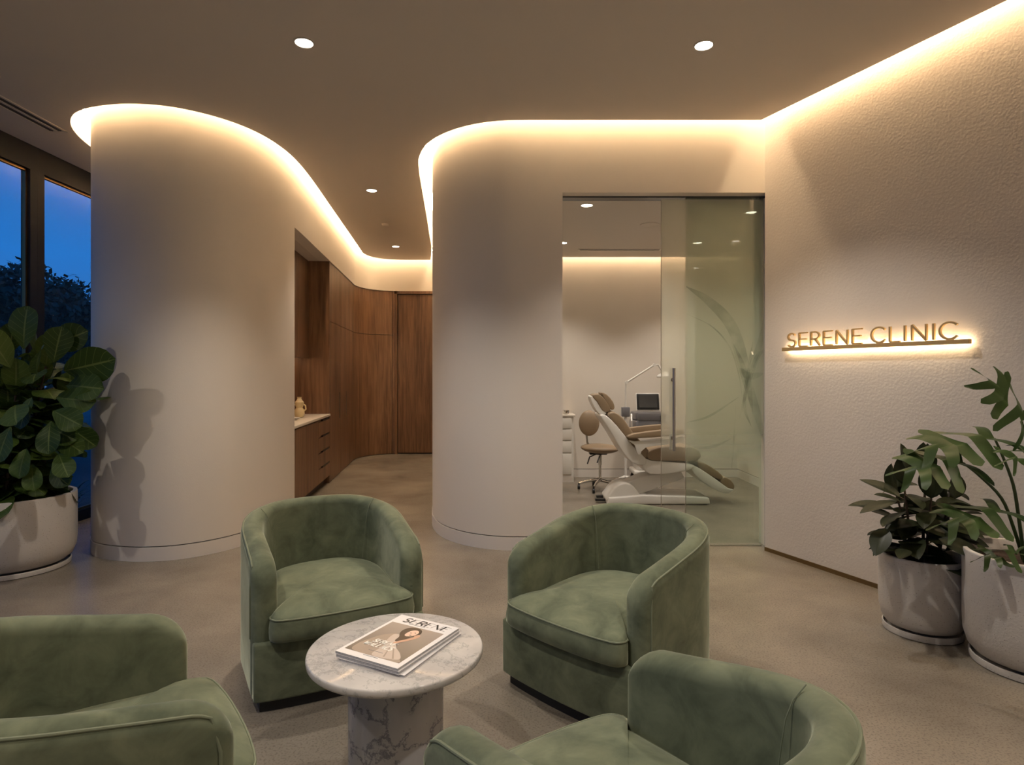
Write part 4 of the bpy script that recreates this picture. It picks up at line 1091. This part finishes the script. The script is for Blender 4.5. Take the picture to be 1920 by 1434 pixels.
cprof('foot_cushion', [(1345, 888), (1358, 894), (1364, 905), (1360, 912), (1348, 906), (1338, 896)], -.22, .22, M['tan'], .012)
for sgn in (-1, 1):
    y = sgn*.29
    a = cprof('armrest_bracket', [(1164, 818), (1180, 822), (1245, 818), (1270, 812), (1262, 824), (1200, 832), (1190, 845), (1184, 842), (1180, 828)], y-.02, y+.02, M['white_pl'], .006)
    cprof('armrest_pad', [(1166, 814), (1176, 808), (1230, 801), (1262, 800), (1266, 808), (1240, 812), (1180, 816)], y-.045, y+.045, M['tan'], .012, par=a)
m = MB(); 
for (px, s) in ((1122, -.1), (1128, .08)):
    x, z = XZ(px, 936); m = MB(); m.box(x-OX-.05, x-OX+.06, s-.03, s+.03, .02, .045, bev=.006); m.build('foot_pedal', M['black'], tc_)

# stool
sx = at(1124, 900, 7.45).x
so = thing('saddle_stool', 'tan upholstered stool on chrome castors beside the white drawers', 'stool', (sx, 7.40, 0))
m = MB(); m.ball((.0, 0, .495), (.235, .20, .058)); 
for i, v in enumerate(m.v): m.v[i] = (v[0], v[1], v[2]+.25*v[0]*v[0]-.06*max(0, v[0]))
m.build('seat', M['tan'], so)
m = MB(); m.ball((-.13, .02, .80), (.125, .06, .155), mat=None); m.build('backrest', M['tan'], so)
m = MB(); m.tube([(-.16, .03, .66), (-.15, .03, .56), (-.05, .02, .455)], .013, 10); m.build('back_support', M['steel'], so)
m = MB(); m.lathe([(.016, .1), (.016, .30), (.022, .30), (.022, .42), (.05, .43), (.05, .445)], 20); m.build('gas_column', M['chrome'], so)
m = MB(); m.box(-.13, .08, -.05, .05, .425, .45, bev=.008); m.tube([(-.06, -.05, .43), (-.14, -.12, .41), (-.17, -.14, .33)], .008, 8); m.tube([(.0, -.05, .43), (-.03, -.14, .41), (-.06, -.18, .35)], .008, 8); m.build('lever', M['black'], so)
for k in range(5):
    a = 2*PI*k/5+.5; m = MB(); m.tube([(0, 0, .12), (.13*math.cos(a), .13*math.sin(a), .105), (.25*math.cos(a), .25*math.sin(a), .07)], [.022, .017, .012], 10); l = m.build('foot_arm', M['chrome'], so)
    c = MB(); x, y = .255*math.cos(a), .255*math.sin(a)
    c.tube([(x-.014, y, .028), (x+.014, y, .028)], .028, 16); c.tube([(x, y, .05), (x, y, .075)], .008, 8); c.build('caster', M['black'], l)

# device trolley
q = at(1214, 860, 8.0)
dv = thing('device_trolley', 'grey treatment device with a tilted screen, behind the reclined chair', 'medical device', (q.x, 8.0, 0))
m = MB(); m.box(-.21, .21, -.2, .2, .10, .16, bev=.02); m.box(-.17, .17, -.16, .16, .16, .62, bev=.02); m.build('cabinet', M['white_pl'], dv)
m = MB(); m.box(-.20, .22, -.22, .2, .62, .80, bev=.03); m.box(-.21, .23, -.24, -.16, .64, .70, bev=.01); m.build('console', M['greymach'], dv)
m = MB(); m.box(-.19, .21, -.14, .2, .80, .90, bev=.025); m.build('console_top', M['greymach'], dv)
m = MB(); m.box(-.17, .18, -.225, -.2, .80, .89, bev=.01); m.build('control_panel', M['greymach'], dv)
Mx = Matrix.Translation((0, -.02, 1.03)) @ Matrix.Rotation(-.22, 4, 'X') @ Matrix.Scale(.8, 4)
m = MB(); m.box(-.185, .185, -.018, .018, -.135, .135, Mx, bev=.015); sc = m.build('monitor', M['black'], dv)
m = MB(); m.box(-.195, .195, -.012, .022, -.145, .145, Mx, bev=.015); m.build('monitor_rim', M['white_pl'], sc)
m = MB(); m.box(-.145, .145, -.022, -.017, -.095, .105, Mx); m.build('screen', M['screen'], sc, smooth=0)
m = MB(); m.tube([(.12, -.23, .86), (.11, -.29, .8), (.10, -.30, .66), (.16, -.25, .6)], .007, 8); m.build('hose', M['black'], dv)
m = MB()
for s in (-1, 1): m = MB(); m.tube([(s*.24, -.18, .66), (s*.25, -.22, .80), (s*.24, -.16, .88)], .012, 8); m.build('handle', M['white_pl'], dv)
for a, b in ((-.17, -.16), (.17, -.16), (-.17, .16), (.17, .16)):
    m = MB(); m.tube([(a-.014, b, .035), (a+.014, b, .035)], .035, 16); m.tube([(a, b, .05), (a, b, .1)], .01, 8); m.build('caster', M['black'], dv)

# lamp on articulated stand
q = at(1172, 880, 7.55)
la = thing('examination_lamp', 'white jointed examination lamp on a wheeled stand beside the device', 'lamp', (q.x+.03, 7.68, 0))
def L_(px, py): v = at(px, py, 7.62); return (v.x-q.x, 0, v.z)
m = MB()
for k in range(4):
    a = PI/4+k*PI/2-.4; m.tube([(0, 0, .11), (.15*math.cos(a), .13*math.sin(a), .07)], [.018, .012], 8)
m.build('stand_base', M['white_pl'], la)
for k in range(4):
    a = PI/4+k*PI/2-.4; m = MB(); x, y = .15*math.cos(a), .13*math.sin(a); m.tube([(x-.012, y, .03), (x+.012, y, .03)], .03, 14); m.tube([(x, y, .04), (x, y, .07)], .008, 8); m.build('caster', M['black'], la)
m = MB(); m.tube([(0, 0, .09), (0, 0, .9)], .016, 12); m.tube([(0, 0, .9), (0, 0, L_(1172, 717)[2])], .011, 12); m.build('pole', M['white_pl'], la)
m = MB(); m.box(-.05, .05, -.04, .04, .86, .98, bev=.01); m.build('pole_clamp', M['greymach'], la)
j0, j1, j2 = L_(1172, 717), L_(1224, 684), L_(1240, 697)
m = MB(); m.tube([j0, j1], .012, 10); m.tube([(j0[0], -.02, j0[2]), (j0[0], .02, j0[2])], .022, 12); m.tube([j1, (j1[0]+.05, 0, j1[2]+.005), j2], .012, 10); m.tube([(j1[0], -.02, j1[2]), (j1[0], .02, j1[2])], .02, 12); m.build('arm', M['white_pl'], la)
m = MB(); m.lathe([(.02, .06), (.045, .045), (.09, .02), (.10, 0), (.095, -.01), (.0001, -.01)], 28, Matrix.Translation((j2[0]+.03, 0, j2[2]-.06))); m.build('lamp_head', M['white_pl'], la)

# drawer unit at left
du = thing('drawer_unit', 'white drawer unit at the left edge of the treatment room opening', 'cabinet', (.45, 8.06, 0))
m = MB(); m.box(-.40, .345, -.16, .22, .0, .845); m.build('carcass', M['white_lac'], du, smooth=0)
m = MB(); m.box(-.41, .365, -.185, .22, .845, .87, bev=.004); m.build('top', M['stone'], du)
zs = [.10, .38, .54, .69, .838]
for i in range(4):
    for (a, b) in ((-.40, -.03), (-.026, .315)):
        m = MB(); m.box(a+.003, b, -.18, -.161, zs[i]+.004, zs[i+1]-.012, bev=.003); m.build('drawer', M['white_lac'], du)
m = MB(); m.box(-.38, .32, -.14, -.1608, .0, .09); m.build('plinth', M['base'], du, smooth=0)
tr = thing('steel_instrument_cup', 'small polished steel cup on the white drawer unit', 'cup', (.70, 7.98, .87))
m = MB(); m.lathe([(.03, 0), (.042, .01), (.046, .05), (.042, .052), (.036, .012), (.0001, .01)], 24); m.build('bowl', M['chrome'], tr)

# ------------------------------------------------------------------ outside
mb = MB(); mb.box(-60, WIN_X-.17, -30, 60, -.2, -.05); struct(mb.build('ground_outside', M['grass_out'], smooth=0))
def tree(x, y, h, r, seed, label):
    rnd = random.Random(seed)
    t = thing('garden_tree', label, 'tree', (x, y, -.05), 0, 'garden trees outside the windows')
    m = MB(); m.tube([(0, 0, 0), (.08, .05, h*.3), (-.05, .1, h*.6), (0, 0, h*.8)], [.16, .13, .09, .04], 10)
    for k in range(6):
        a = k*1.1+seed; m.tube([(0, .05, h*(.3+.07*k)), (r*.35*math.cos(a), r*.35*math.sin(a), h*(.45+.07*k)), (r*.7*math.cos(a), r*.7*math.sin(a), h*(.55+.06*k))], [.06, .04, .015], 6)
    m.build('trunk', M['bark'], t)
    m = MB(); blobs = [(Vector((rnd.uniform(-.62, .62)*r, rnd.uniform(-.62, .62)*r, h*rnd.uniform(.25, .86))), rnd.uniform(.25, .45)*r) for _ in range(26)]
    for k in range(9000):
        c, br = blobs[rnd.randrange(len(blobs))]
        d = Vector((rnd.gauss(0, 1), rnd.gauss(0, 1), rnd.gauss(0, 1))).normalized(); p = c+d*br*rnd.uniform(.7, 1.08)
        if p.z < .2: continue
        a = Vector((rnd.gauss(0, 1), rnd.gauss(0, 1), rnd.gauss(0, 1))).normalized(); b = a.cross(d).normalized(); s = rnd.uniform(.05, .11)
        m.add([p-a*s, p-b*s*.5, p+a*s, p+b*s*.5], [(0, 1, 2, 3)])
    m.build('crown', M['tree'], t, smooth=0, recalc=False)
tree(-9.9, 13.6, 3.9, 1.6, 3, 'dark garden tree seen through the window nearest the curved wall')
tree(-9.6, 10.3, 3.5, 1.3, 5, 'dark garden tree seen through the pane left of the wide mullion')
tree(-14.0, 18.8, 4.6, 2.2, 9, 'dark garden tree farther back behind the other two')
sc_ = thing('strap_leaf_plant', 'low strap leaf garden plant just outside the window base', 'plant', (-4.75, 6.55, -.05))
m = MB(); random.seed(3)
for k in range(46):
    a = random.uniform(0, 2*PI); L = random.uniform(.35, .55); el = random.uniform(.5, 1.35)
    P = []; pos = Vector((random.uniform(-.08, .08), random.uniform(-.08, .08), 0)); d = Vector((math.cos(a)*math.cos(el), math.sin(a)*math.cos(el), math.sin(el))); s = d.cross(Vector((0, 0, 1))).normalized()
    V_ = []
    for i in range(8):
        w = .014*(1-i/8)+.001; V_ += [pos-s*w, pos+s*w]; pos = pos+d*L/7; d = (Matrix.Rotation(-.2, 3, s) @ d)
        if pos.x > .4: pos.x = .4
    m.add(V_, [(2*i, 2*i+1, 2*i+3, 2*i+2) for i in range(7)])
m.build('leaves', M['strap'], sc_, smooth=60, recalc=False)

# ------------------------------------------------------------------ dusk sky
w = bpy.data.worlds.new('dusk'); scn.world = w; w.use_nodes = True; nt = w.node_tree; bg = nt.nodes['Background']
tc = N(nt, 'ShaderNodeTexCoord'); sx = N(nt, 'ShaderNodeSeparateXYZ'); nt.links.new(tc.outputs['Generated'], sx.inputs[0])
r = N(nt, 'ShaderNodeValToRGB'); e = r.color_ramp.elements
e[0].position = .0; e[0].color = (.05, .12, .30, 1); e[1].position = .6; e[1].color = (.006, .06, .26, 1)
e2 = r.color_ramp.elements.new(.22); e2.color = (.015, .15, .50, 1)
nz = N(nt, 'ShaderNodeTexNoise', i_Scale=3.0, i_Detail=5.0); mp = N(nt, 'ShaderNodeMapping'); mp.inputs['Scale'].default_value = (1, 1, 4)
nt.links.new(tc.outputs['Generated'], mp.inputs['Vector']); nt.links.new(mp.outputs['Vector'], nz.inputs['Vector'])
ad = N(nt, 'ShaderNodeMath', operation='MULTIPLY_ADD'); ad.inputs[1].default_value = .12; nt.links.new(nz.outputs['Fac'], ad.inputs[0]); nt.links.new(sx.outputs['Z'], ad.inputs[2])
nt.links.new(ad.outputs[0], r.inputs['Fac']); nt.links.new(r.outputs['Color'], bg.inputs['Color']); bg.inputs['Strength'].default_value = 1.35

scn.view_settings.view_transform = 'Standard'; scn.view_settings.look = 'None'; scn.view_settings.gamma = 1; scn.view_settings.use_curve_mapping = False
scn.view_settings.exposure = 0
scn.cycles.use_denoising = True
scn.cycles.max_bounces = 10; scn.cycles.transparent_max_bounces = 16
